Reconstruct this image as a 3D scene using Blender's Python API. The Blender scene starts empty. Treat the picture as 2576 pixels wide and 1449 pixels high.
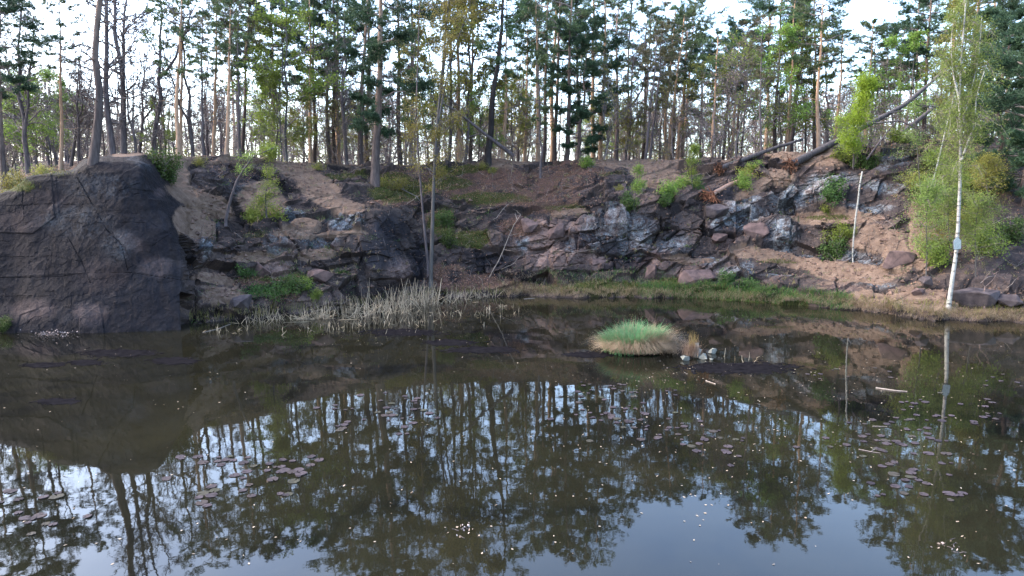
import bpy, math, random
import numpy as np
from mathutils import Vector, Quaternion, Matrix

SC = bpy.context.scene
COL = SC.collection
R = math.radians
rng = np.random.default_rng(7)
random.seed(7)

# ------------------------------------------------------------------ camera model (24 mm lens, 5 m above the pond)
CX, CY, F, H = 1288.0, 724.5, 1717.0, 5.0
PITCH = R(6.75)
cp, sp = math.cos(PITCH), math.sin(PITCH)

def at(u, v, Y):
    """world point at distance Y seen along direction (u, v)"""
    x = (np.asarray(u, float) - CX) / F
    y = -(np.asarray(v, float) - CY) / F
    dy = cp + y * sp
    dz = -sp + y * cp
    s = Y / dy
    return np.stack(np.broadcast_arrays(x * s, Y + 0 * s, H + dz * s), -1)

def on_water(u, v, z=0.0):
    x = (u - CX) / F
    y = -(v - CY) / F
    dy = cp + y * sp
    dz = -sp + y * cp
    s = (z - H) / dz
    return (x * s, dy * s, z)

def uv_of(p):
    d = p[1] * cp - (p[2] - H) * sp
    up = p[1] * sp + (p[2] - H) * cp
    return CX + F * p[0] / d, CY - F * up / d

# ------------------------------------------------------------------ noise
def hsh(ix, iy, iz, seed):
    h = (ix.astype(np.int64) * 374761393 + iy.astype(np.int64) * 668265263 + iz.astype(np.int64) * 2147483647 + seed * 1274126177) & 0xFFFFFFFF
    h = ((h ^ (h >> 13)) * 1274126177) & 0xFFFFFFFF
    h = ((h ^ (h >> 16)) * 2246822519) & 0xFFFFFFFF
    return ((h ^ (h >> 15)) & 0xFFFFFF) / float(0xFFFFFF)

def vnoise(P, seed=0):
    b = np.floor(P)
    f = P - b
    f = f * f * (3 - 2 * f)
    i = b.astype(np.int64)
    out = 0
    for dx in (0, 1):
        wx = f[:, 0] if dx else 1 - f[:, 0]
        for dy in (0, 1):
            wy = f[:, 1] if dy else 1 - f[:, 1]
            for dz in (0, 1):
                wz = f[:, 2] if dz else 1 - f[:, 2]
                out = out + wx * wy * wz * hsh(i[:, 0] + dx, i[:, 1] + dy, i[:, 2] + dz, seed)
    return out * 2 - 1

def fbm(P, octs=4, seed=0, gain=0.5):
    a, s, o = 1.0, 0.0, 0
    for k in range(octs):
        o = o + a * vnoise(P * 2 ** k, seed + k)
        s += a
        a *= gain
    return o / s

def voro(P, seed):
    """nearest-cell search on a jittered grid: distances f1, f2, offset from the cell centre, random per cell"""
    b = np.floor(P).astype(np.int64)
    n = len(P)
    f1 = np.full(n, 9.0); f2 = np.full(n, 9.0)
    off = np.zeros((n, 3)); rid = np.zeros((n, 4))
    for dx in (-1, 0, 1):
        for dy in (-1, 0, 1):
            for dz in (-1, 0, 1):
                cx, cy, cz = b[:, 0] + dx, b[:, 1] + dy, b[:, 2] + dz
                c = np.stack([cx + hsh(cx, cy, cz, seed), cy + hsh(cx, cy, cz, seed + 1), cz + hsh(cx, cy, cz, seed + 2)], 1)
                d = P - c
                r = np.sqrt((d * d).sum(1))
                m = r < f1
                f2 = np.where(m, f1, np.minimum(f2, r))
                f1 = np.where(m, r, f1)
                off[m] = d[m]
                rid[m] = np.stack([hsh(cx[m], cy[m], cz[m], seed + k) for k in (3, 4, 5, 6)], 1)
    return f1, f2, off, rid

def sstep(a, b, x):
    t = np.clip((x - a) / (b - a), 0, 1)
    return t * t * (3 - 2 * t)

# ------------------------------------------------------------------ mesh building
class MB:
    """collects triangles and quads with a material slot each, then becomes ONE mesh"""
    def __init__(s):
        s.v, s.f, s.m, s.n = [], [], [], 0
    def add(s, verts, faces, mat=0):
        verts = np.asarray(verts, float).reshape(-1, 3)
        faces = np.asarray(faces, int)
        s.v.append(verts); s.f.append(faces + s.n); s.m.append(np.full(len(faces), mat)); s.n += len(verts)
    def tube(s, pts, rad, sides=6, mat=0, cap=True):
        pts = np.asarray(pts, float); k = len(pts)
        rad = np.broadcast_to(np.asarray(rad, float), (k,))
        t = np.gradient(pts, axis=0)
        t /= np.linalg.norm(t, axis=1)[:, None] + 1e-9
        a = np.array([0, 0, 1.0]) if abs(t[0, 2]) < 0.8 else np.array([1.0, 0, 0])
        e1 = np.cross(t, a); e1 /= np.linalg.norm(e1, axis=1)[:, None] + 1e-9
        e2 = np.cross(t, e1)
        ang = np.arange(sides) * 2 * math.pi / sides
        ring = pts[:, None] + rad[:, None, None] * (np.cos(ang)[None, :, None] * e1[:, None] + np.sin(ang)[None, :, None] * e2[:, None])
        i = np.arange(k - 1)[:, None] * sides
        j = np.arange(sides)[None]
        q = np.stack([i + j, i + (j + 1) % sides, i + sides + (j + 1) % sides, i + sides + j], -1).reshape(-1, 4)
        s.add(ring.reshape(-1, 3), q, mat)
        if cap:
            b = s.n - k * sides
            for st in (0, (k - 1) * sides):
                s.v.append(pts[0 if st == 0 else -1][None]); s.n += 1
                jj = np.arange(sides)
                s.f.append(np.stack([b + st + jj, b + st + (jj + 1) % sides, np.full(sides, s.n - 1)], 1)); s.m.append(np.full(sides, mat))
    def mesh(s, name, mats, smooth=False):
        me = bpy.data.meshes.new(name)
        V = np.concatenate(s.v) if s.v else np.zeros((0, 3))
        me.vertices.add(len(V)); me.vertices.foreach_set('co', V.ravel())
        cnt = np.concatenate([np.full(len(f), f.shape[1]) for f in s.f])
        idx = np.concatenate([f.ravel() for f in s.f])
        me.loops.add(len(idx)); me.loops.foreach_set('vertex_index', idx.astype(np.int32))
        me.polygons.add(len(cnt))
        st = np.concatenate([[0], np.cumsum(cnt)[:-1]])
        me.polygons.foreach_set('loop_start', st.astype(np.int32))
        me.polygons.foreach_set('material_index', np.concatenate(s.m).astype(np.int32))
        me.polygons.foreach_set('use_smooth', np.full(len(cnt), bool(smooth)))
        for m in (mats if isinstance(mats, (list, tuple)) else [mats]):
            me.materials.append(m)
        me.update(calc_edges=True)
        return me

def unit(a):
    return a / (np.linalg.norm(a, axis=-1, keepdims=True) + 1e-9)

def rnd_dirs(n, g=None):
    g = g or rng
    return unit(g.normal(size=(n, 3)))

def leaf_quads(mb, C, size, g, mat=0, flat=0.0, asp=0.6):
    """a leaf-shaped face at each point"""
    n = len(C)
    d = rnd_dirs(n, g); d[:, 2] *= (1 - flat); d = unit(d)
    e = rnd_dirs(n, g); e[:, 2] *= (1 - flat)
    e = unit(e - (e * d).sum(1)[:, None] * d)
    s = (np.asarray(size) * g.uniform(0.6, 1.3, n))[:, None]
    V = np.stack([C - d * s * 0.5, C + e * s * 0.5 * asp, C + d * s * 0.5, C - e * s * 0.5 * asp], 1)
    mb.add(V.reshape(-1, 3), np.arange(4 * n).reshape(-1, 4), mat)

def tufts(mb, C, D, g, L=0.2, w=0.022, k=7, spread=0.9, mat=0):
    """a starburst of needle blades at each point"""
    n = len(C)
    d = unit(np.repeat(D, k, 0) + spread * g.normal(size=(n * k, 3)))
    l = L * g.uniform(0.6, 1.25, (n * k, 1))
    p = unit(np.cross(d, rnd_dirs(n * k, g))) * w
    c = np.repeat(C, k, 0) + 0.03 * g.normal(size=(n * k, 3))
    V = np.stack([c - p, c + p, c + d * l], 1)
    mb.add(V.reshape(-1, 3), np.arange(3 * n * k).reshape(-1, 3), mat)

def blades(mb, C, g, h=0.4, w=0.008, lean=0.4, droop=0.6, mat=0, dirs=None):
    """curved grass blades"""
    n = len(C)
    hh = h * g.uniform(0.55, 1.25, n)
    if dirs is None:
        a = g.uniform(0, 2 * math.pi, n)
        dirs = np.stack([np.cos(a), np.sin(a), 0 * a], 1)
    side = unit(np.cross(dirs, [0, 0, 1.0])) * (w * g.uniform(0.7, 1.3, n))[:, None]
    le = lean * g.uniform(0.3, 1.4, n); dr = droop * g.uniform(0.3, 1.4, n)
    V = []
    for t in (0, 0.4, 0.75, 1.0):
        p = C + dirs * (hh * (le * t + dr * t ** 3))[:, None]
        p[:, 2] += hh * (t - dr * 0.75 * t ** 3)
        q = side * (1 - t * 0.9)
        V += [p - q, p + q]
    V = np.stack(V, 1)
    b = np.arange(n)[:, None] * 8
    f = np.concatenate([b + np.array([[0, 1, 3, 2]]), b + np.array([[2, 3, 5, 4]]), b + np.array([[4, 5, 7, 6]])])
    mb.add(V.reshape(-1, 3), f, mat)

# ------------------------------------------------------------------ objects
def put(name, me, parent=None, loc=None):
    o = bpy.data.objects.new(name, me)
    COL.objects.link(o)
    if parent is not None:
        o.parent = parent
    if loc is not None:
        o.location = loc
    return o

def tag(o, label=None, cat=None, group=None, kind=None):
    for k, v in (('label', label), ('category', cat), ('group', group), ('kind', kind)):
        if v:
            o[k] = v
    return o

def thing(name, label, cat, loc, group=None):
    o = bpy.data.objects.new(name, None)
    o.empty_display_size = 0.3
    COL.objects.link(o)
    o.location = loc
    return tag(o, label, cat, group)

# ------------------------------------------------------------------ materials
def mat(name):
    m = bpy.data.materials.new(name)
    m.use_nodes = True
    nt = m.node_tree
    return m, nt, nt.nodes['Principled BSDF'], nt.nodes['Material Output']

def N(nt, typ, **kw):
    n = nt.nodes.new(typ)
    for k, v in kw.items():
        if isinstance(k, str) and hasattr(n, k):
            setattr(n, k, v)
        else:
            n.inputs[k].default_value = v
    return n

def setin(n, **kw):
    for k, v in kw.items():
        n.inputs[k.replace('_', ' ')].default_value = v
    return n

def noise(nt, scale, detail=4, rough=0.6, vec=None, dist=0.0):
    n = nt.nodes.new('ShaderNodeTexNoise')
    setin(n, Scale=scale, Detail=detail, Roughness=rough, Distortion=dist)
    if vec is not None:
        nt.links.new(vec, n.inputs['Vector'])
    return n.outputs['Fac']

def ramp(nt, fac, stops, interp='LINEAR'):
    n = nt.nodes.new('ShaderNodeValToRGB')
    n.color_ramp.interpolation = interp
    e = n.color_ramp.elements
    while len(e) < len(stops):
        e.new(0.5)
    for i, (p, c) in enumerate(stops):
        e[i].position = p
        e[i].color = (*c, 1) if len(c) == 3 else c
    nt.links.new(fac, n.inputs['Fac'])
    return n.outputs['Color']

def mix(nt, fac, a, b, mode='MIX'):
    n = nt.nodes.new('ShaderNodeMix')
    n.data_type = 'RGBA'; n.blend_type = mode
    for s, x in ((0, fac), (6, a), (7, b)):
        if isinstance(x, (int, float)):
            n.inputs[s].default_value = x
        elif isinstance(x, tuple):
            n.inputs[s].default_value = (*x, 1)
        else:
            nt.links.new(x, n.inputs[s])
    return n.outputs[2]

def math_(nt, op, a, b=0.0, clamp=False):
    n = nt.nodes.new('ShaderNodeMath'); n.operation = op; n.use_clamp = clamp
    for s, x in ((0, a), (1, b)):
        if isinstance(x, (int, float)):
            n.inputs[s].default_value = x
        else:
            nt.links.new(x, n.inputs[s])
    return n.outputs[0]

def objvec(nt, scale=(1, 1, 1), which='Object'):
    t = nt.nodes.new('ShaderNodeTexCoord')
    m = nt.nodes.new('ShaderNodeMapping')
    m.inputs['Scale'].default_value = scale
    nt.links.new(t.outputs[which], m.inputs['Vector'])
    return m.outputs['Vector']

def bump(nt, b, height, strength=0.5, dist=0.05):
    n = nt.nodes.new('ShaderNodeBump')
    setin(n, Strength=strength, Distance=dist)
    nt.links.new(height, n.inputs['Height'])
    nt.links.new(n.outputs['Normal'], b.inputs['Normal'])

def bark(name, low, high, z0=3.0, z1=8.0, dark=0.45):
    """ridged bark, its colour passing from LOW at the foot to HIGH up the trunk as on old pines"""
    m, nt, b, o = mat(name)
    v = objvec(nt, (9, 9, 1.6))
    n1 = noise(nt, 1.0, 6, 0.65, v)
    t = nt.nodes.new('ShaderNodeTexCoord')
    sx = nt.nodes.new('ShaderNodeSeparateXYZ'); nt.links.new(t.outputs['Object'], sx.inputs[0])
    mr = nt.nodes.new('ShaderNodeMapRange'); setin(mr, From_Min=z0, From_Max=z1)
    nt.links.new(sx.outputs['Z'], mr.inputs['Value'])
    c = mix(nt, mr.outputs[0], low, high)
    oi = nt.nodes.new('ShaderNodeObjectInfo')
    c = mix(nt, math_(nt, 'MULTIPLY', oi.outputs['Random'], 0.45), c, tuple(x * 0.55 for x in low))
    cr = ramp(nt, n1, [(0.3, (dark,) * 3), (0.62, (1.15,) * 3)])
    c = mix(nt, 1.0, c, cr, 'MULTIPLY')
    nt.links.new(c, b.inputs['Base Color'])
    b.inputs['Roughness'].default_value = 0.95
    b.inputs['Specular IOR Level'].default_value = 0.08
    bump(nt, b, n1, 0.8, 0.04)
    return m

def foliage(name, c1, c2, c3, trans=0.35, scale=1.2, rough=0.6):
    """leaf colour varies through the crown and from plant to plant; thin leaves let light through"""
    m, nt, b, o = mat(name)
    n1 = noise(nt, scale, 3, 0.6, objvec(nt))
    n2 = noise(nt, scale * 9, 2, 0.6, objvec(nt))
    c = ramp(nt, math_(nt, 'ADD', math_(nt, 'MULTIPLY', n1, 0.55), math_(nt, 'MULTIPLY', n2, 0.45)), [(0.33, c1), (0.5, c2), (0.66, c3)])
    oi = nt.nodes.new('ShaderNodeObjectInfo')
    hs = nt.nodes.new('ShaderNodeHueSaturation')
    nt.links.new(math_(nt, 'ADD', math_(nt, 'MULTIPLY', oi.outputs['Random'], 0.05), 0.475), hs.inputs['Hue'])
    nt.links.new(math_(nt, 'ADD', math_(nt, 'MULTIPLY', oi.outputs['Random'], 0.5), 0.75), hs.inputs['Value'])
    nt.links.new(c, hs.inputs['Color'])
    nt.links.new(hs.outputs[0], b.inputs['Base Color'])
    b.inputs['Roughness'].default_value = rough
    b.inputs['Specular IOR Level'].default_value = 0.12
    if trans:
        t = nt.nodes.new('ShaderNodeBsdfTranslucent')
        nt.links.new(hs.outputs[0], t.inputs['Color'])
        ms = nt.nodes.new('ShaderNodeMixShader'); ms.inputs[0].default_value = trans
        nt.links.new(b.outputs[0], ms.inputs[1]); nt.links.new(t.outputs[0], ms.inputs[2])
        nt.links.new(ms.outputs[0], o.inputs['Surface'])
    return m

def simple(name, c1, c2, scale=6.0, rough=0.9, bmp=0.3, spec=0.08, sx=(1, 1, 1)):
    m, nt, b, o = mat(name)
    n1 = noise(nt, scale, 5, 0.65, objvec(nt, sx))
    nt.links.new(ramp(nt, n1, [(0.32, c1), (0.68, c2)]), b.inputs['Base Color'])
    b.inputs['Roughness'].default_value = rough
    b.inputs['Specular IOR Level'].default_value = spec
    if bmp:
        bump(nt, b, n1, bmp, 0.03)
    return m
# ------------------------------------------------------------------ the far bank: cliff, earth slopes, forest floor
SECT = {  # direction u: waterline v, then (v, distance) up the bank to the crest
 -900: [838, (700, 28.2), (560, 29.3), (490, 31.5), (470, 35)],
 0:   [838, (760, 27.8), (640, 28.3), (508, 28.9), (490, 29.2), (484, 33)],
 44:  [838, (760, 27.8), (640, 28.3), (490, 28.9), (472, 29.2), (464, 33)],
 68:  [838, (720, 27.8), (580, 28.4), (462, 29.0), (449, 29.2), (444, 33)],
 120: [838, (700, 27.8), (560, 28.5), (452, 29.0), (440, 29.2), (435, 33)],
 186: [838, (700, 27.8), (560, 28.4), (445, 29.0), (434, 29.2), (429, 32.5)],
 204: [838, (700, 27.8), (560, 28.3), (428, 29.0), (412, 29.3), (405, 32)],
 300: [836, (700, 27.8), (550, 28.3), (428, 29.0), (404, 29.5), (386, 32.5)],
 360: [834, (700, 27.9), (560, 28.5), (445, 29.2), (410, 30.2), (388, 33.5)],
 410: [832, (700, 28.1), (580, 28.7), (505, 29.6), (455, 32.8), (396, 36.5)],
 430: [831, (700, 28.2), (600, 28.8), (540, 29.8), (470, 33.8), (395, 37)],
 458: [830, (700, 28.4), (625, 29.0), (575, 30.4), (470, 35), (394, 37.8)],
 476: [826, (770, 29.3), (700, 30.6), (600, 32.2), (500, 34.3), (430, 36.8), (394, 38.3)],
 560: [808, (770, 30.2), (700, 32.2), (610, 33.4), (565, 35), (500, 36.8), (430, 38.8), (392, 39.5)],
 700: [797, (740, 31.8), (690, 33.5), (600, 35.2), (560, 36.5), (500, 38.6), (450, 40.8), (407, 43)],
 850: [778, (730, 33.8), (690, 34.8), (620, 36), (540, 37.2), (500, 39.6), (470, 42), (430, 45), (414, 47)],
 960: [760, (720, 34.9), (600, 36.6), (530, 38), (510, 40.6), (470, 44), (430, 46.5), (416, 48.5)],
 1050: [748, (700, 38), (640, 40), (560, 42), (500, 44), (450, 46), (425, 48), (418, 49.5)],
 1200: [744, (700, 39.5), (645, 40.6), (600, 41.4), (550, 43), (500, 45.3), (460, 47.5), (420, 50), (402, 52)],
 1400: [748, (722, 39), (695, 40), (640, 40.6), (565, 41.4), (540, 43.2), (500, 45), (450, 47.2), (415, 49.5), (406, 51)],
 1600: [751, (710, 39.6), (690, 40.2), (640, 40.8), (560, 41.7), (500, 42.9), (470, 44.5), (430, 46.7), (404, 50)],
 1800: [757, (710, 38.6), (690, 39.3), (640, 40.3), (610, 41.4), (540, 42.3), (480, 44), (430, 46), (405, 47.5)],
 2000: [769, (740, 36), (690, 38), (640, 39.5), (590, 40.4), (530, 41.5), (480, 42.5), (420, 43.6), (382, 44.8)],
 2150: [788, (745, 34), (665, 36.5), (620, 37.4), (560, 38.6), (530, 39.6), (440, 41.5), (400, 42.6), (376, 44.2)],
 2300: [803, (760, 31.7), (690, 33.5), (600, 36), (500, 38.6), (430, 40.6), (380, 42.6), (352, 46)],
 2450: [809, (780, 30.6), (720, 31.8), (600, 34.2), (500, 37), (400, 40.5), (345, 45)],
 2600: [813, (780, 30.1), (700, 31.6), (600, 34), (480, 37.5), (345, 44)],
 3500: [820, (780, 30), (700, 31.6), (600, 34), (480, 37.5), (345, 44)],
}
us = sorted(SECT)
NF, NU, NP = 290, 12, 46             # rows on the face, under water, on the plateau
tt = np.linspace(0, 1, NF)
sv, sY = [], []
for u in us:
    s = SECT[u]
    w = on_water(u, s[0])
    pts = [(s[0], w[1])] + list(s[1:])
    v = np.array([p[0] for p in pts], float); y = np.array([p[1] for p in pts], float)
    y = np.maximum.accumulate(y + np.arange(len(y)) * 1e-3)
    ln = np.concatenate([[0], np.cumsum(np.sqrt(np.diff(v) ** 2 + (9 * np.diff(y)) ** 2))])
    ln /= ln[-1]
    sv.append(np.interp(tt, ln, v)); sY.append(np.interp(tt, ln, y))
sv = np.array(sv); sY = np.array(sY)
U = np.concatenate([np.arange(-900, -60, 24), np.arange(-60, 480, 1.7), np.arange(480, 2640, 2.5), np.arange(2640, 3500, 24)])
NUc = len(U)
Vf = np.stack([np.interp(U, us, sv[:, k]) for k in range(NF)], 1)
Yf = np.stack([np.interp(U, us, sY[:, k]) for k in range(NF)], 1)
def smooth(A, k):
    ker = np.hanning(2 * k + 3)[1:-1]; ker /= ker.sum()
    P = np.pad(A, ((k, k), (0, 0)), mode='edge')
    return np.stack([np.convolve(P[:, j], ker, 'valid') for j in range(A.shape[1])], 1)
e = sstep(440, 400, U)[:, None] + sstep(500, 540, U)[:, None]
Vf = smooth(Vf, 3) * (1 - e) + smooth(Vf, 14) * e
Yf = smooth(Yf, 3) * (1 - e) + smooth(Yf, 14) * e
# uneven crest and ledges so that the bank does not run in ruled lines
q = np.stack([U / 60, 0 * U, 0 * U], 1)
Vf += (vnoise(q, 5) * 3.0)[:, None] * tt[None] ** 2
G = at(U[:, None], Vf, Yf)                                      # (cols, rows, 3)
und = np.stack([G[:, 0] + np.array([0, -0.06 * k, -0.11 * k]) for k in range(NU, 0, -1)], 1)
cr = G[:, -1]
pl = []
for k in range(NP):
    t = (k + 1) / NP
    Y = cr[:, 1] + 130 * t ** 2.2 + 0.15 * (k + 1)
    z = cr[:, 2] + (0.08 * (Y - cr[:, 1]) ** 0.75) * np.clip((9.6 - cr[:, 2]) / 3, 0, 1) + .050 * np.maximum(Y - cr[:, 1] - 6, 0)
    pl.append(np.stack([cr[:, 0] * Y / cr[:, 1], Y, z], 1))
G = np.concatenate([und, G, np.stack(pl, 1)], 1)
NR = G.shape[1]
UU = np.repeat(U[:, None], NR, 1)
VV = np.concatenate([np.repeat(Vf[:, :1], NU, 1) + 2 * np.arange(NU, 0, -1)[None], Vf, np.repeat(Vf[:, -1:], NP, 1) - 0.5], 1)
PL = np.zeros((NUc, NR)); PL[:, NU + NF:] = 1

def normals(G):
    du = np.gradient(G, axis=0); dv = np.gradient(G, axis=1)
    n = unit(np.cross(du, dv))
    return np.where(n[..., 2:3] < -0.2, -n, n)

u1, v1 = UU.ravel(), VV.ravel()
P0 = G.reshape(-1, 3)
edge = fbm(P0 * 0.9, 4, 11); edge2 = fbm(P0 * 0.35, 3, 21)
ue, ve = u1 + 16 * edge, v1 + 9 * edge2 + 5 * edge
def blob(items, soft=0.35):
    m = np.zeros(len(u1))
    for it in items:
        (a, b, ra, rb), rot, k = it[:4], R(it[4] if len(it) > 4 else 0), (it[5] if len(it) > 5 else 1)
        x, y = ue - a, ve - b
        xr, yr = x * math.cos(rot) + y * math.sin(rot), -x * math.sin(rot) + y * math.cos(rot)
        r = np.sqrt((xr / ra) ** 2 + (yr / rb) ** 2)
        m = np.maximum(m, k * sstep(1 + soft, 1 - soft, r))
    return m
DIRT = blob([(440, 400, 60, 22), (455, 445, 24, 48, -10), (505, 505, 95, 26, 22), (490, 560, 55, 40, 30), (600, 402, 75, 9), (660, 500, 60, 45), (745, 425, 60, 25, 15), (800, 470, 60, 30, 25),
    (850, 510, 75, 16, 12), (770, 560, 45, 22), (740, 590, 60, 14), (800, 640, 50, 18), (640, 650, 60, 14), (1290, 402, 70, 12), (1230, 425, 60, 16), (1590, 412, 120, 14), (1660, 440, 80, 28, 10), (1700, 405, 60, 10), (1900, 470, 60, 14, -30),
    (2000, 385, 70, 18), (1960, 440, 34, 22), (2050, 395, 80, 20), (2100, 550, 130, 16), (2200, 600, 75, 34), (2000, 655, 150, 18, 8), (2150, 690, 110, 30, 5), (2260, 640, 40, 60), (2320, 590, 36, 100),
    (2330, 750, 100, 28), (2200, 755, 90, 16), (1870, 640, 40, 14), (1740, 655, 60, 10), (540, 700, 50, 14), (560, 745, 50, 22), (330, 390, 60, 6), (1830, 395, 60, 12), (2560, 790, 90, 14), (2400, 780, 120, 12), (860, 585, 60, 10), (1430, 530, 50, 9)])
LITTER = blob([(1180, 715, 100, 26), (1130, 690, 50, 26), (1090, 545, 50, 16), (1270, 480, 80, 26), (1180, 500, 60, 14), (1310, 580, 60, 18), (1240, 440, 110, 20), (1390, 455, 130, 40), (1330, 500, 150, 34), (1180, 470, 120, 40), (640, 705, 60, 16), (700, 740, 60, 16), (1000, 510, 60, 12), (1350, 720, 90, 12), (1060, 450, 110, 26), (600, 420, 70, 30, 0, .6), (1450, 440, 80, 30)])
MOSS = blob([(30, 470, 60, 16), (990, 465, 60, 30), (1010, 480, 80, 30), (1130, 460, 60, 20), (1220, 500, 90, 14), (1290, 505, 70, 12, 0, .7), (1180, 425, 70, 8), (1420, 520, 60, 8, 0, .7), (870, 440, 60, 10, 0, .8), (1540, 440, 50, 8, 0, .6), (1700, 700, 60, 6), (1960, 660, 60, 6, 0, .7), (2080, 545, 60, 7, 0, .8), (1110, 560, 40, 40), (1180, 600, 60, 22), (700, 700, 90, 12, 0, .8), (700, 640, 40, 10, 0, .5), (840, 640, 50, 14, 0, .5), (1500, 730, 160, 14), (1800, 735, 130, 18), (1950, 755, 130, 12), (1690, 710, 90, 9), (2400, 480, 130, 130, 0, .8), (2350, 380, 150, 30, 0, .6), (640, 590, 40, 8, 0, .6), (130, 440, 60, 8, 0, .5)])
LICH = blob([(1880, 540, 60, 26, 0, .8), (2060, 480, 60, 34, 0, .7), (1700, 620, 40, 30, 0, .7), (1500, 600, 40, 40, 0, .6), (2150, 640, 50, 20, 0, .7), (800, 600, 50, 16, 0, .7), (250, 470, 100, 30, 0, .45), (200, 560, 90, 40, 0, .4), (300, 620, 40, 40, 0, .4), (1850, 680, 50, 10, 0, .8), (2200, 720, 50, 8, 0, .6), (868, 545, 42, 24, 12), (518, 616, 12, 34), (532, 560, 16, 16), (1965, 600, 42, 34), (1990, 500, 60, 28), (1880, 500, 26, 12), (2090, 450, 60, 20), (2020, 640, 50, 8), (1800, 560, 14, 34, -20), (1600, 600, 50, 50, 0, .7), (1550, 560, 70, 30, 0, .5), (1780, 655, 40, 16), (740, 540, 26, 22), (1850, 560, 30, 14), (2190, 530, 60, 8), (1885, 680, 14, 20), (2230, 470, 60, 14), (690, 620, 30, 30, 0, .6), (1430, 620, 14, 20), (2230, 670, 50, 16), (1320, 600, 14, 30), (600, 485, 26, 16, 0, .6), (1960, 690, 40, 5), (2250, 400, 40, 20, 0, .7), (340, 405, 50, 10, 30, .7)])
PINK = blob([(1390, 610, 110, 66), (1330, 570, 40, 26), (1480, 660, 60, 26), (1760, 690, 70, 24), (1640, 660, 50, 40), (820, 620, 30, 26), (690, 680, 40, 16), (1000, 680, 40, 30), (80, 780, 60, 24), (230, 790, 40, 30), (390, 670, 40, 26), (330, 610, 40, 20, 30, .7), (60, 560, 60, 30, 0, .6), (400, 480, 12, 14), (2120, 730, 60, 8, 0, .6), (1830, 600, 40, 16, 0, .7), (2060, 745, 60, 6, 0, .7), (700, 760, 50, 14), (110, 510, 50, 30, 0, .5), (260, 700, 70, 40, 0, .5), (2100, 500, 30, 20, 0, .5)])
DARK = blob([(358, 690, 30, 60), (340, 780, 30, 60, 0, .8), (380, 800, 26, 40, 0, .7), (440, 760, 20, 70, 0, .6), (150, 480, 110, 50, 0, .6), (120, 640, 110, 60, 0, .5), (980, 580, 50, 40), (960, 640, 60, 40), (1060, 650, 30, 50), (1810, 585, 40, 14), (1930, 600, 22, 26), (1840, 490, 60, 22, 0, .8), (1700, 570, 26, 30, 0, .8), (1560, 640, 40, 40, 0, .8), (600, 440, 80, 34, 0, .9), (430, 440, 26, 26, 0, .8), (2300, 660, 20, 30), (2130, 480, 50, 30, 0, .7), (1250, 650, 60, 26, 0, .8), (1420, 480, 60, 30, 0, .7), (1560, 460, 40, 30, 0, .6), (2500, 560, 100, 120, 0, .6), (2510, 760, 90, 26, 0, .5), (1130, 430, 90, 16, 0, .5)])  # dark stained rock, plus shade painted in under overhangs, in recesses and gully
FACE = sstep(476, 440, ue) * (v1 < 840) + blob([(980, 600, 60, 110, 0, .8), (2080, 700, 190, 50, 8, .7), (2200, 470, 120, 60, 0, .6)])
FACE = np.clip(FACE, 0, 1)
DARK = np.maximum(DARK, (.88 - .35 * sstep(-.05, .3, edge2)) * sstep(480, 440, ue) * sstep(380, 440, ve))

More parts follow.
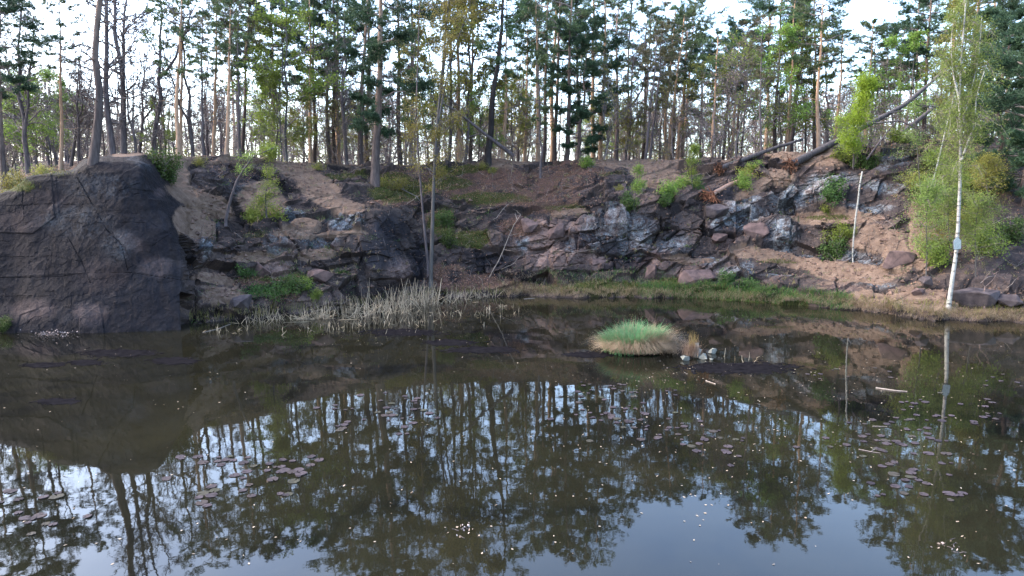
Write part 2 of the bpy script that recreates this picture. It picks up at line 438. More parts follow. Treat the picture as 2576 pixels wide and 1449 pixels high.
def polydist(pts):
    """distance (in the bank's own u, v) to a polyline"""
    best = np.full(len(u1), 1e9)
    w = np.stack([u1 + 3 * edge, v1 + 3 * edge2], 1)
    for a, b in zip(pts[:-1], pts[1:]):
        a, b = np.array(a, float), np.array(b, float)
        t = np.clip(((w - a) @ (b - a)) / ((b - a) @ (b - a)), 0, 1)
        best = np.minimum(best, np.linalg.norm(w - (a + t[:, None] * (b - a)), axis=1))
    return best
CRACKS = [  # joints and undercuts in the rock: path, half width, depth in metres
 ([(196, 448), (236, 520), (270, 580), (306, 616), (322, 680)], 3, .30), ([(172, 598), (205, 655), (228, 712)], 3, .25), 
 ([(57, 475), (60, 520), (72, 580)], 3, .25), ([(0, 699), (150, 697), (220, 688), (330, 686), (455, 704)], 2.5, .22), ([(0, 746), (140, 745)], 2, .2), 
 ([(260, 780), (262, 825)], 3, .2), ([(300, 560), (380, 560), (430, 590)], 2.5, .18), ([(380, 620), (440, 580), (455, 560)], 2.5, .2),
 ([(0, 520), (120, 515), (190, 515)], 2, .2), ([(300, 480), (350, 460)], 3, .3), ([(180, 745), (182, 800)], 2.5, .2), ([(0, 648), (130, 645), (210, 660)], 2, .15),
 ([(1186, 620), (1240, 626), (1314, 630)], 5, .6), ([(1118, 542), (1160, 540), (1204, 552)], 4, .4), ([(947, 543), (985, 575), (1010, 602)], 5, .5), ([(1045, 640), (1060, 670), (1070, 695)], 9, .8), ([(837, 526), (870, 536), (900, 550)], 4, .35),
 ([(1663, 546), (1668, 568), (1631, 632), (1610, 656)], 4.5, .5), ([(1680, 560), (1712, 575), (1680, 600)], 5, .5), ([(1778, 588), (1845, 592)], 5, .5), ([(1906, 620), (1970, 624)], 5, .5), ([(1830, 478), (1800, 500)], 5, .5),
 ([(1930, 682), (1965, 694), (2010, 686), (2048, 702), (2080, 694), (2140, 700)], 3, .3), ([(1983, 732), (2035, 752), (2080, 753)], 4, .4), ([(2242, 687), (2270, 684), (2280, 662), (2298, 640)], 6, .6), ([(2440, 772), (2470, 760), (2510, 755), (2535, 728)], 5, .5),
 ([(460, 520), (500, 522), (560, 548)], 3, .3), ([(488, 478), (560, 500), (590, 522)], 4, .35), ([(520, 535), (545, 560), (548, 600)], 4, .4), ([(700, 580), (735, 610), (760, 640)], 4, .4), ([(757, 640), (800, 655), (850, 700)], 4, .4), ([(590, 552), (640, 570), (700, 575)], 4, .35),
 ([(1500, 640), (1560, 645)], 6, .6), ([(1540, 650), (1548, 690)], 4, .5), ([(1290, 566), (1290, 610), (1320, 640)], 3, .35), ([(1350, 560), (1400, 590), (1420, 575)], 3, .35), ([(1380, 640), (1470, 640), (1500, 625)], 3, .3), ([(1330, 690), (1420, 680), (1470, 665)], 3, .3),
 ([(2050, 520), (2100, 545), (2140, 548)], 5, .5), ([(1990, 415), (1985, 445)], 6, .5), ([(520, 740), (570, 760), (640, 792)], 5, .5), ([(480, 700), (500, 760), (490, 800)], 4, .4), ([(1560, 470), (1520, 500), (1460, 498)], 4, .4), ([(1700, 460), (1690, 500)], 5, .5), ([(840, 600), (850, 640), (870, 690)], 3, .25)]
brk = fbm(P0 * 1.3, 3, 131); lowf = sstep(476, 440, u1)
groove = np.zeros(len(u1))
for pts, w, d in CRACKS:
    r = polydist(pts)
    groove = np.maximum(groove, (1 - .35 * lowf) * np.where(w < 3.6, .28, .8) * d * np.exp(-(r / (np.where(w < 3.6, .42, .6) * w * (1 - .42 * lowf))) ** 2) * sstep(-.35, .15, brk + .25))

land = np.clip(P0[:, 2] / 0.5, 0, 1)
rock = np.clip(1 - 0.85 * np.maximum(DIRT, .8 * LITTER) - 0.5 * MOSS, 0, 1) * (1 - PL.ravel())
rock *= 1 - 0.9 * sstep(2320, 2400, ue) * sstep(720, 690, ve)
tilt = Matrix.Rotation(R(24), 3, 'Y') @ Matrix.Rotation(R(12), 3, 'X')
Pr = P0 @ np.array(tilt).T + 0.12 * np.stack([edge, edge2, edge], 1)
disp = np.zeros(len(u1)); tone = np.zeros(len(u1))
crev = np.zeros(len(u1))
lowa = sstep(476, 440, u1)
for cell, an, amp, famp, sd in ((3.0, (1.25, 1, .65), .55, .10, 31), (1.5, (1.3, 1, .62), .36, .05, 41), (0.6, (1.2, 1, .7), .12, .02, 51), (0.2, (1, 1, 1), .035, .004, 57)):
    Q = Pr / (cell * np.array(an))
    f1, f2, off, rid = voro(Q, sd)
    g = (rid[:, :3] - 0.5) * 1.8
    d = (rid[:, 3] - 0.5) * 1.0 + (off * g).sum(1)
    a = (amp * (1 - FACE) + famp * FACE) * (1 - lowa) + lowa * (.012 if cell < 1 else .008)
    disp += a * d * rock
    if cell in (1.5, 0.6):
        tone = tone + (.75 if cell > 1 else .25) * (rid[:, 0] - .5)
    gap = np.exp(-((f2 - f1) / 0.04) ** 2) * (rid[:, 1] > .68) * sstep(-.1, .2, brk)
    disp -= a * 0.4 * gap * rock * (1 - FACE)
    crev = np.maximum(crev, gap * rock)
BLOCKS = [  # pieces of the face that stand proud of, or sit behind, their neighbours along straight joints
 ([(-40, 470), (130, 436), (140, 548), (84, 588), (-40, 586)], .22), ([(196, 440), (306, 616), (322, 680), (456, 706), (470, 560), (390, 420)], .11), ([(-40, 699), (220, 688), (230, 762), (-40, 792)], -.09),
 ([(50, 792), (98, 776), (112, 838), (38, 838)], -.22), ([(200, 800), (250, 764), (264, 842), (200, 842)], .16), ([(332, 690), (384, 690), (384, 842), (332, 842)], -.06), ([(300, 440), (356, 412), (388, 482), (332, 474)], .16), ([(140, 446), (190, 440), (232, 530), (150, 545)], -.12), ([(390, 600), (440, 580), (468, 700), (410, 690)], .12),
 ([(1300, 560), (1375, 548), (1385, 600), (1310, 612)], .25), ([(1385, 560), (1440, 570), (1450, 640), (1390, 632)], .1), ([(1455, 590), (1500, 600), (1510, 640), (1450, 640)], .3), ([(1380, 642), (1520, 636), (1516, 690), (1390, 690)], .22), ([(1290, 615), (1380, 610), (1376, 686), (1300, 690)], .05),
 ([(1770, 520), (1850, 516), (1852, 590), (1776, 590)], .45), ([(1906, 560), (1990, 556), (1984, 622), (1900, 622)], .40), ([(1990, 575), (2080, 590), (2080, 640), (1994, 636)], .2), ([(1500, 530), (1570, 520), (1580, 600), (1510, 620)], .25), ([(1590, 560), (1660, 556), (1630, 640), (1580, 640)], .2), ([(1640, 650), (1710, 640), (1720, 690), (1640, 692)], .2),
 ([(820, 545), (905, 540), (910, 590), (826, 590)], .3), ([(900, 600), (1000, 610), (1040, 700), (930, 705)], .25), ([(505, 570), (530, 570), (534, 650), (505, 650)], .25), ([(700, 570), (780, 590), (770, 640), (700, 630)], .3), ([(490, 480), (590, 510), (580, 545), (500, 520)], .25), ([(1520, 450), (1570, 440), (1580, 490), (1520, 500)], .3), ([(2050, 460), (2140, 470), (2130, 540), (2050, 530)], .3), ([(2220, 640), (2296, 640), (2270, 686), (2215, 680)], .4), ([(1930, 690), (2100, 700), (2110, 750), (1960, 735)], .25), ([(2110, 710), (2200, 720), (2200, 752), (2110, 752)], .2), ([(1190, 628), (1320, 632), (1320, 690), (1200, 690)], -.25)]
ub_, vb_ = u1 + (4 * edge2 + 2 * edge) * (1 - .6 * lowa), v1 + (4 * edge2 + 2 * edge) * (1 - .6 * lowa)
for pts, off_ in BLOCKS:
    q = np.array(pts, float); s_ = np.full(len(u1), 1e9); area = 0
    for k in range(len(q)):
        a_, c_ = q[k], q[(k + 1) % len(q)]; area += a_[0] * c_[1] - c_[0] * a_[1]
        t_ = c_ - a_; s_ = np.minimum(s_, (t_[0] * (vb_ - a_[1]) - t_[1] * (ub_ - a_[0])) / np.linalg.norm(t_))
    disp += off_ * (.22 if q[:, 0].max() < 480 else .8) * sstep(-1.2, 1.2, s_) * (.3 + .7 * rock)
    tone += (.10 * np.sign(off_) + .16 * (hsh(np.array([int(q[0, 0])]), np.array([int(q[0, 1])]), np.array([3]), 9)[0] - .5)) * sstep(-1.2, 1.2, s_)
disp -= groove * (0.35 + 0.65 * rock)
disp += rock * 0.035 * fbm(P0 * 4.2, 4, 61) + (1 - rock) * (0.10 * fbm(P0 * 0.9, 3, 71) + 0.045 * fbm(P0 * 3.1, 4, 81)) + 0.16 * fbm(P0 * 0.5, 3, 91) * (1 - lowa * .8)
disp += (1 - rock) * (1 - PL.ravel()) * 0.06 * np.abs(vnoise(P0 * np.array([1.2, 1.2, 5.0]), 15))
Nn = normals(G).reshape(-1, 3)
disp *= 1 - 0.5 * PL.ravel()
Gd = (P0 + Nn * disp[:, None]).reshape(NUc, NR, 3)
Nd = normals(Gd)
nz = Nd[..., 2].ravel()
ledge = sstep(0.80, 0.93, nz + 0.12 * fbm(P0 * 2.2, 3, 101)) * (1 - lowa * .8)
dirtm = np.clip(np.maximum(DIRT, 0.6 * ledge * (1 - LICH) * (1 - .8 * sstep(950, 1050, ue) * sstep(1560, 1450, ue) * sstep(530, 500, ve)) * sstep(-.25, .25, edge2 + .1)), 0, 1)
dirtm = np.maximum(dirtm, PL.ravel() * np.clip(0.42 + 0.9 * edge, 0, 1))

mb = MB()
ii = (np.arange(NUc - 1)[:, None] * NR + np.arange(NR - 1)[None])
mb.add(Gd.reshape(-1, 3), np.stack([ii, ii + NR, ii + NR + 1, ii + 1], -1).reshape(-1, 4))

m, nt, b, o = mat('quarry_rock_and_earth')
def attr(n):
    a = nt.nodes.new('ShaderNodeAttribute'); a.attribute_name = n
    s = nt.nodes.new('ShaderNodeSeparateColor'); nt.links.new(a.outputs['Color'], s.inputs[0])
    return s.outputs
A1, A2 = attr('cover'), attr('tone')
vec = objvec(nt)
nL = noise(nt, 0.55, 5, 0.6, vec); nM = noise(nt, 2.4, 6, 0.65, vec, 0.5); nS = noise(nt, 11, 6, 0.7, vec); nXS = noise(nt, 42, 3, 0.7, vec)
streak = noise(nt, 1.0, 4, 0.6, objvec(nt, (3.2, 3.2, 0.35)))
rk = ramp(nt, nM, [(0.25, (0.0124, 0.0103, 0.011)), (0.45, (0.0284, 0.0233, 0.0221)), (0.62, (0.0512, 0.0394, 0.0338)), (0.8, (0.0852, 0.0666, 0.0532))])
rk = mix(nt, ramp(nt, nL, [(0.4, (0, 0, 0)), (0.65, (1, 1, 1))]), rk, mix(nt, 0.5, rk, (0.0408, 0.0314, 0.0297)))
pk = ramp(nt, nM, [(0.25, (0.0353, 0.0248, 0.0229)), (0.5, (0.0765, 0.054, 0.0476)), (0.75, (0.1236, 0.0909, 0.0766))])
rk = mix(nt, A2[0], rk, pk)
li = ramp(nt, nS, [(0.3, (0.0631, 0.0751, 0.0838)), (0.55, (0.1192, 0.1393, 0.153)), (0.75, (0.2104, 0.2356, 0.2477))])
lf = math_(nt, 'MULTIPLY', A1[2], ramp(nt, math_(nt, 'ADD', math_(nt, 'MULTIPLY', nM, .75), math_(nt, 'MULTIPLY', nS, .25)), [(0.42, (0, 0, 0)), (0.62, (1, 1, 1))]))
rk = mix(nt, lf, rk, li)
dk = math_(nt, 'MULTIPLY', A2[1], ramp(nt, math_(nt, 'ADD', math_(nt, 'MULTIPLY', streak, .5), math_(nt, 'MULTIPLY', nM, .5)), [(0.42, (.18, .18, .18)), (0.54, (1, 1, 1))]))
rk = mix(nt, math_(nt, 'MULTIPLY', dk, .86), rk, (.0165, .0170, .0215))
rk = mix(nt, 1.0, rk, ramp(nt, A2[2], [(.1, (.42, .42, .46)), (.5, (.98, .97, .98)), (.9, (1.7, 1.6, 1.55))]), 'MULTIPLY')
rk = mix(nt, 1.0, rk, ramp(nt, nS, [(0.3, (.62, .62, .64)), (0.7, (1.3, 1.28, 1.25))]), 'MULTIPLY')
dt = ramp(nt, nM, [(0.25, (0.0574, 0.0376, 0.0274)), (0.5, (0.1091, 0.0742, 0.0548)), (0.75, (0.1548, 0.1103, 0.0832))])
dt = mix(nt, 1.0, dt, ramp(nt, nXS, [(0.3, (.62, .6, .58)), (0.65, (1.2, 1.2, 1.2))]), 'MULTIPLY')
dfac = ramp(nt, math_(nt, 'ADD', A1[0], math_(nt, 'MULTIPLY', math_(nt, 'SUBTRACT', nS, .5), .9)), [(0.38, (0, 0, 0)), (0.62, (1, 1, 1))])
c = mix(nt, dfac, rk, dt)
lt = ramp(nt, nXS, [(0.3, (0.024, 0.0145, 0.012)), (0.5, (0.0661, 0.0371, 0.0303)), (0.7, (0.1322, 0.0771, 0.0645))])
lt = mix(nt, ramp(nt, nM, [(.4, (0, 0, 0)), (.6, (1, 1, 1))]), lt, ramp(nt, nS, [(0.3, (0.0199, 0.0136, 0.0095)), (0.7, (0.0862, 0.0546, 0.038))]))
at3 = nt.nodes.new('ShaderNodeAttribute'); at3.attribute_name = 'litter'
c = mix(nt, ramp(nt, math_(nt, 'ADD', at3.outputs['Fac'], math_(nt, 'MULTIPLY', math_(nt, 'SUBTRACT', nM, .5), 1.2)), [(0.4, (0, 0, 0)), (0.7, (1, 1, 1))]), c, lt)
ms = ramp(nt, nS, [(0.3, (0.0112, 0.0137, 0.005)), (0.6, (0.0374, 0.0395, 0.011)), (0.8, (0.0686, 0.0631, 0.02))])
mf = ramp(nt, math_(nt, 'ADD', A1[1], math_(nt, 'MULTIPLY', math_(nt, 'SUBTRACT', nS, .5), 1.4)), [(0.5, (0, 0, 0)), (0.8, (1, 1, 1))])
c = mix(nt, mf, c, ms)
nt.links.new(c, b.inputs['Base Color'])
b.inputs['Roughness'].default_value = 0.85
b.inputs['Specular IOR Level'].default_value = 0.07
bump(nt, b, math_(nt, 'ADD', math_(nt, 'MULTIPLY', nS, .7), math_(nt, 'MULTIPLY', nXS, .3)), 0.7, 0.06)
me = mb.mesh('quarry_bank', m)
def put_attr(me, name, chans):
    a = me.attributes.new(name, 'FLOAT_COLOR', 'POINT')
    d = np.ones((len(me.vertices), 4), np.float32)
    for k, c_ in enumerate(chans):
        d[:, k] = c_
    a.data.foreach_set('color', d.ravel())
put_attr(me, 'cover', [dirtm, MOSS, LICH])
put_attr(me, 'tone', [np.clip(PINK + .5 * np.maximum(tone - .12, 0) * (1 - FACE), 0, 1), DARK, np.clip(.5 - .40 * lowf * (1 - .5 * PINK) + tone * (1 - .5 * FACE), 0, 1)])
a = me.attributes.new('litter', 'FLOAT', 'POINT')
a.data.foreach_set('value', np.maximum(LITTER * np.clip(.75 + .9 * edge, 0, 1), PL.ravel() * .55).astype(np.float32))
bank = tag(put('ground', me), kind='structure', label='quarry bank of dark rock and brown earth rising to the forest floor')

def bank_uv(u, v):
    """point and normal of the bank where it is seen in direction (u, v)"""
    i = int(np.clip(np.searchsorted(U, u), 0, NUc - 1))
    row = VV[i, :NU + NF]
    j = int(np.argmin(np.abs(row - v)))
    return Gd[i, j].copy(), Nd[i, j].copy()
def floor_at(u, Y):
    """point of the bank or forest floor in direction u at distance Y"""
    i = int(np.clip(np.searchsorted(U, u), 0, NUc - 1))
    j = int(np.clip(np.searchsorted(G[i, :, 1], Y), 1, NR - 1))
    a, c_ = G[i, j - 1, 1], G[i, j, 1]
    t = (Y - a) / max(c_ - a, 1e-6)
    return Gd[i, j - 1] * (1 - t) + Gd[i, j] * t

# ------------------------------------------------------------------ pond
mb = MB()
mb.add([(-120, -40, 0), (120, -40, 0), (120, 60, 0), (-120, 60, 0)], [[0, 1, 2, 3]])
m, nt, b, o = mat('still_dark_water')
vec = objvec(nt)
n1 = noise(nt, 0.22, 4, 0.6, vec, 0.6); n2 = noise(nt, 1.3, 3, 0.6, vec)
nt.links.new(ramp(nt, n1, [(0.33, (0.0024, 0.0026, 0.0026)), (0.48, (0.0074, 0.007, 0.0044)), (0.7, (0.0119, 0.0108, 0.006))]), b.inputs['Base Color'])
setin(b, Roughness=0.018, IOR=1.333)
bump(nt, b, math_(nt, 'ADD', noise(nt, 0.9, 2, 0.5, vec), math_(nt, 'MULTIPLY', noise(nt, 6, 2, 0.5, vec), .12)), 0.05, 0.05)
tag(put('water', mb.mesh('water', m)), kind='structure', label='still dark pond water reflecting the trees and sky')
# ------------------------------------------------------------------ plant materials
M_PINE = bark('pine_bark', (.080, .062, .057), (.27, .185, .14), 3.0, 9.0)
M_PALE = bark('pale_pine_bark', (0.2962, 0.2008, 0.1404), (0.4444, 0.2677, 0.1655), 1.0, 7.0, .6)
M_DARK = bark('dark_bark', (0.0949, 0.0784, 0.0794), (0.1391, 0.1164, 0.1164), 2, 8)
M_GREY = bark('grey_bark', (0.0744, 0.0675, 0.063), (0.093, 0.0855, 0.0783), 1, 6, .6)
M_TWIG = simple('twig_bark', (0.0743, 0.0635, 0.0621), (0.1755, 0.1458, 0.135), 8)  # twig colour raised to imitate a veil of glare over the wood
M_NEED = foliage('pine_needles', (0.032, 0.0513, 0.0252), (0.0684, 0.1062, 0.0475), (0.1324, 0.1722, 0.0615), .15, .9)
M_NEEDD = foliage('dark_pine_needles', (.016, .032, .020), (.034, .064, .036), (.062, .105, .050), .15, .9)
M_BLACK = bark('blackish_bark', (.030, .026, .026), (.060, .048, .044), 3, 9)
M_BLEAF = foliage('birch_leaves', (.085, .120, .030), (.135, .185, .045), (.20, .255, .075), .45, 1.4)
M_NEEDB = foliage('dull_pine_needles', (0.052, 0.0519, 0.0321), (0.0966, 0.0915, 0.0494), (0.1579, 0.1341, 0.0619), .15, .9)
M_LIME = foliage('fresh_beech_leaves', (.13, .22, .022), (.20, .33, .035), (.28, .42, .06), .45, 1.6)
M_LEAF = foliage('spring_leaves', (0.0776, 0.1213, 0.0252), (0.1359, 0.1905, 0.036), (0.22, 0.2656, 0.054), .4, 1.4)
M_OLIV = foliage('olive_spring_leaves', (0.1034, 0.1053, 0.0284), (0.1726, 0.1672, 0.0397), (0.2622, 0.2351, 0.0567), .4, 1.4)
M_BUSH = foliage('bush_leaves', (0.0193, 0.0399, 0.0119), (0.0439, 0.0757, 0.0193), (0.0878, 0.1314, 0.0335), .3, 2.5)

def birch_bark():
    m, nt, b, o = mat('birch_bark')
    v = objvec(nt, (3, 3, 9))
    n1 = noise(nt, 1.0, 4, 0.65, v)
    n2 = noise(nt, 2.2, 4, 0.6, objvec(nt, (2, 2, 1.0)))
    c = ramp(nt, n1, [(0.36, (0.0186, 0.0167, 0.0158)), (0.46, (0.1991, 0.1872, 0.1697)), (0.7, (0.2571, 0.2428, 0.2188))])
    c = mix(nt, ramp(nt, n2, [(0.5, (0, 0, 0)), (0.68, (.8, .8, .8))]), c, (.20, .21, .17))
    nt.links.new(c, b.inputs['Base Color']); b.inputs['Roughness'].default_value = .8
    bump(nt, b, n1, .4, .02)
    return m
M_BIRCH = birch_bark()
M_DEADW = bark('bare_dead_wood', (0.204, 0.168, 0.144), (0.252, 0.216, 0.186), 1, 5, .6)

# ------------------------------------------------------------------ tree shapes, each (trunk mesh, crown mesh), foot at the origin
def wander(p0, p1, n, amp, g):
    t = np.linspace(0, 1, n)[:, None]
    w = np.cumsum(g.normal(size=(n, 3)), 0); w -= w[0] + t * (w[-1] - w[0])
    return np.asarray(p0) * (1 - t) + np.asarray(p1) * t + amp * w

def perp(d, g):
    r = g.normal(size=3); r -= r @ d * d
    return r / np.linalg.norm(r)

def pine(seed, Ht, r0, cs=.5, cw=2.2, nb=26, dead=10, bend=.05, tuft=8, dens=1.15, trunk_m=None, need_m=None, twin=0, sub=10, L=.21):
    g = np.random.default_rng(seed)
    tr = wander((0, 0, -.5), (0, 0, Ht), 12, bend, g)
    ts = np.linspace(0, 1, 12)
    mb = MB(); mb.tube(tr, r0 * (1.12 - ts * 1.0) + .015 + r0 * .35 * np.exp(-ts * 14), 9)
    P = lambda f: np.array([np.interp(f, ts, tr[:, k]) for k in range(3)])
    for k in range(dead):                                       # bare broken branches below the crown
        f = g.uniform(.22, cs + .12); a = g.uniform(0, 6.28); l = g.uniform(.35, 1.0) * cw * .7
        b0 = P(f); b1 = b0 + l * np.array([math.cos(a), math.sin(a), g.uniform(-.25, .3)])
        pts = wander(b0, b1, 5, .05 * l, g)
        mb.tube(pts, np.linspace(.028, .008, 5), 4, cap=False)
        if g.random() < .6:
            mb.tube(wander(pts[2], pts[2] + .5 * l * (unit(b1 - b0) + .7 * g.normal(size=3)), 3, .02, g), [.013, .009, .005], 3, cap=False)
    cr = MB(); C, D = [], []
    for k in range(nb):
        q = min(max((k + g.uniform(-.4, .4)) / (nb - 1), 0.0), 1.0)
        f = min(cs + (1 - cs) * max(q, 0) * .985, .99)
        prof = (0.35 + 1.25 * q) * (1 - q) ** .55 * 1.25 + .16 if q > 0 else .4
        l = cw * prof * g.uniform(.55, 1.25)
        a = k * 2.4 + g.uniform(-.7, .7); el = g.uniform(-.15, .25) + .55 * max(q, 0) ** 2
        d = np.array([math.cos(a) * math.cos(el), math.sin(a) * math.cos(el), math.sin(el)])
        pts = wander(P(f), P(f) + d * l, 6, .045 * l, g); pts[3:, 2] += np.array([.02, .05, .1]) * l
        cr.tube(pts, np.linspace(.018 + .016 * l, .007, 6), 4, 1, cap=False)
        for j in range(max(3, int(sub * dens * (.5 + .5 * l / cw)))):
            w = g.uniform(.38, 1.0); p0 = np.array([np.interp(w, np.linspace(0, 1, 6), pts[:, x]) for x in range(3)])
            sd = unit(d * .8 + .9 * g.normal(size=3) * np.array([1, 1, .45]))
            sl = l * g.uniform(.16, .36) + .12
            p1 = p0 + sd * sl
            cr.tube([p0, p1], [.009, .005], 3, 1, cap=False)
            nt_ = tuft
            t = g.uniform(.25, 1.05, (nt_, 1))
            C.append(p0 + (p1 - p0) * t + g.normal(size=(nt_, 3)) * .05 * np.array([1, 1, .6]) * (1 + l * .3)); D.append(np.repeat((sd + np.array([0, 0, .55]))[None], nt_, 0))
    C, D = np.concatenate(C), unit(np.concatenate(D))
    tufts(cr, C, D, g, L, .0155, 9, .8, 0)
    return mb.mesh('pine_trunk', trunk_m or M_PINE, True), cr.mesh('pine_crown', [need_m or M_NEED, M_TWIG])

def bare(seed, Ht, r0, spread=.5, n1=15, n2=6, n3=4, leaves=0, leaf_m=None, leaf=.07, fork=.35, trunk_m=None, bend=.12, low=.25, droop=0.0, up=.75, tw=1.0):
    g = np.random.default_rng(seed)
    mb = MB(); cr = MB(); tips = []
    stems = []
    main = wander((0, 0, -.4), (0, 0, Ht), 10, bend * Ht / 10, g)
    mb.tube(main, r0 * np.linspace(1.1, .12, 10) ** 1.0 + .004, 8); stems.append(main)
    if fork and g.random() < .9:
        a = g.uniform(0, 6.28); i = int(g.integers(2, 5))
        e_ = main[i] + np.array([math.cos(a) * Ht * .18, math.sin(a) * Ht * .18, (Ht - main[i, 2]) * .9])
        s2 = wander(main[i], e_, 8, bend * Ht / 12, g); s2[1:3] += (s2[1:3] - main[i:i + 1]) * np.array([.3, .3, 0])
        mb.tube(s2, r0 * np.linspace(.62, .1, 8) + .004, 7); stems.append(s2)
    for s in stems:
        n = len(s)
        for k in range(n1 if s is main else n1 // 2):
            f = g.uniform(low, .98); i = f * (n - 1)
            p0 = np.array([np.interp(i, np.arange(n), s[:, x]) for x in range(3)])
            a = g.uniform(0, 6.28); el = g.uniform(.3, 1.15) * up
            d = np.array([math.cos(a) * math.cos(el), math.sin(a) * math.cos(el), math.sin(el)])
            l = Ht * spread * .5 * (1.15 - f) * g.uniform(.6, 1.3) + .3
            pts = wander(p0, p0 + d * l, 6, .05 * l, g); pts[:, 2] += (np.linspace(0, 1, 6) ** 2) * l * (.15 - droop)
            r1 = r0 * .32 * (1.1 - f) + .008
            cr.tube(pts, np.linspace(r1 + .004 * tw, .008 * tw, 6), 4, 1, cap=False)
            for j in range(n2):
                w = g.uniform(.25, 1); q0 = np.array([np.interp(w * 5, np.arange(6), pts[:, x]) for x in range(3)])
                d2 = unit(d + .75 * g.normal(size=3) + np.array([0, 0, .25 - droop])); l2 = l * .45 * g.uniform(.5, 1.2) * (1.2 - w * .6)
                p2 = wander(q0, q0 + d2 * l2, 4, .04 * l2, g); p2[:, 2] -= droop * l2 * np.linspace(0, 1, 4) ** 2
                cr.tube(p2, np.linspace(.016, .007, 4) * tw, 3, 1, cap=False)
                for h in range(n3):
                    w3 = g.uniform(.2, 1); r = np.array([np.interp(w3 * 3, np.arange(4), p2[:, x]) for x in range(3)])
                    d3 = unit(d2 + .8 * g.normal(size=3) + np.array([0, 0, -droop * 1.5])); l3 = l2 * .5 * g.uniform(.4, 1.2) + .08
                    cr.tube([r, r + d3 * l3], [.010 * tw, .006 * tw], 3, 1, cap=False)
                    tips.append(r + d3 * l3 * .6)
    if leaves:
        T = np.array(tips)
        C = np.repeat(T, leaves, 0) + g.normal(size=(len(T) * leaves, 3)) * .13 * np.array([1, 1, .8])
        leaf_quads(cr, C, leaf, g, 0, .2)
    return mb.mesh('trunk', trunk_m or M_DARK, True), cr.mesh('crown', [leaf_m or M_LEAF, M_TWIG])

def bush(seed, h, w, n=14, leaves=60, leaf=.07, leaf_m=None, stem=.012, spread=.09):
    g = np.random.default_rng(seed)
    mb = MB(); cr = MB(); C = []
    for k in range(n):
        a = g.uniform(0, 6.28); q = math.sqrt(g.random())
        e_ = np.array([math.cos(a) * q * w, math.sin(a) * q * w, h * g.uniform(.45, 1.0) * (1.1 - .45 * q)])
        pts = wander((.05 * math.cos(a), .05 * math.sin(a), -.15), e_, 5, .05 * h, g)
        mb.tube(pts, np.linspace(stem, .004, 5), 4, cap=False)
        for j in range(4):
            i = int(g.integers(1, 4)); d = unit(g.normal(size=3) + np.array([0, 0, .5])); l = .3 * h * g.uniform(.3, 1)
            mb.tube([pts[i], pts[i] + d * l], [.006, .003], 3, cap=False)
            C.append(pts[i] + d * l * g.uniform(.3, 1.1, (leaves // 4, 1)) + g.normal(size=(leaves // 4, 3)) * spread)
        C.append(pts[-1] + g.normal(size=(leaves // 3, 3)) * spread * 1.2)
    C = np.concatenate(C)
    leaf_quads(cr, C, leaf, g, 0, .35, .7)
    return mb.mesh('stems', M_TWIG, True), cr.mesh('foliage', [leaf_m or M_BUSH])

def stand(pair, name, label, cat, base, lean=(0, 0, 1), rz=0.0, sc=1.0, group=None, parts=('trunk', 'crown'), szs=None):
    t = thing(name, label, cat, base, group)
    q = Vector((0, 0, 1)).rotation_difference(Vector(lean).normalized()) @ Quaternion((0, 0, 1), rz)
    t.rotation_mode = 'QUATERNION'; t.rotation_quaternion = q
    t.scale = (sc * (szs or 1), sc * (szs or 1), sc)
    for p, me in zip(parts, pair):
        if me is not None:
            put(p, me, t)
    return t

RV = ([0, 100, 300, 480, 560, 650, 700, 740, 780, 850, 1050, 1150, 1250, 1310, 1340, 1400, 1500, 1550, 1600, 1700, 1760, 1850, 1900, 1960, 2010, 2050, 2100, 2150, 2200, 2260, 2320, 2400, 2600],
      [1440, 1440, 1440, 1400, 1380, 1390, 1250, 1180, 1350, 1440, 1450, 1420, 1340, 1230, 1340, 1400, 1380, 1260, 1250, 1240, 1190, 1190, 1270, 1360, 1310, 1370, 1220, 1320, 1180, 1240, 1350, 1440, 1440])
def height_for(u, Y, z):
    rv = np.interp(u, *RV)
    el = math.atan((rv - CY) / F) + PITCH                        # how deep below the horizon its top is mirrored
    return math.tan(el) * Y - H - z

def lean_of(ub, ut, Y, base):
    top = at(ut, 0, Y + 0.0)
    d = np.array(top) - np.array(base)
    return d / np.linalg.norm(d)

# ------------------------------------------------------------------ pines along the crest
PV = {}
def pv(key, *a, **k):
    if key not in PV:
        PV[key] = pine(*a, **k)
    return PV[key]
HREF = 15.0
for i in range(6):                                              # tall slender pines, crown high up, pale bark
    pv(('pale', i), 100 + i, HREF, .15, cs=[.52, .58, .48, .62, .55, .5][i], cw=[2.7, 2.3, 3.0, 2.1, 2.6, 3.1][i], nb=[22, 19, 24, 17, 21, 24][i], bend=.05, trunk_m=M_PALE)
for i in range(5):                                              # darker, fuller pines
    pv(('full', i), 120 + i, HREF, .15, cs=[.5, .4, .55, .46, .5][i], cw=[3.2, 2.8, 3.4, 2.9, 2.5][i], nb=22, dead=12, bend=.06, trunk_m=M_PINE)
for i in range(3):                                              # thin crowned, brownish
    pv(('thin', i), 140 + i, HREF, .12, cs=[.5, .6, .42][i], cw=2.2, nb=20, dead=14, bend=.08, trunk_m=M_DARK, need_m=M_NEEDB, sub=8)

for i in range(3):                                              # close dark crowns
    pv(('dense', i), 160 + i, HREF, .15, cs=[.42, .5, .36][i], cw=[2.6, 2.9, 2.3][i], nb=25, dead=12, bend=.06, sub=19, tuft=11, need_m=M_NEEDD)

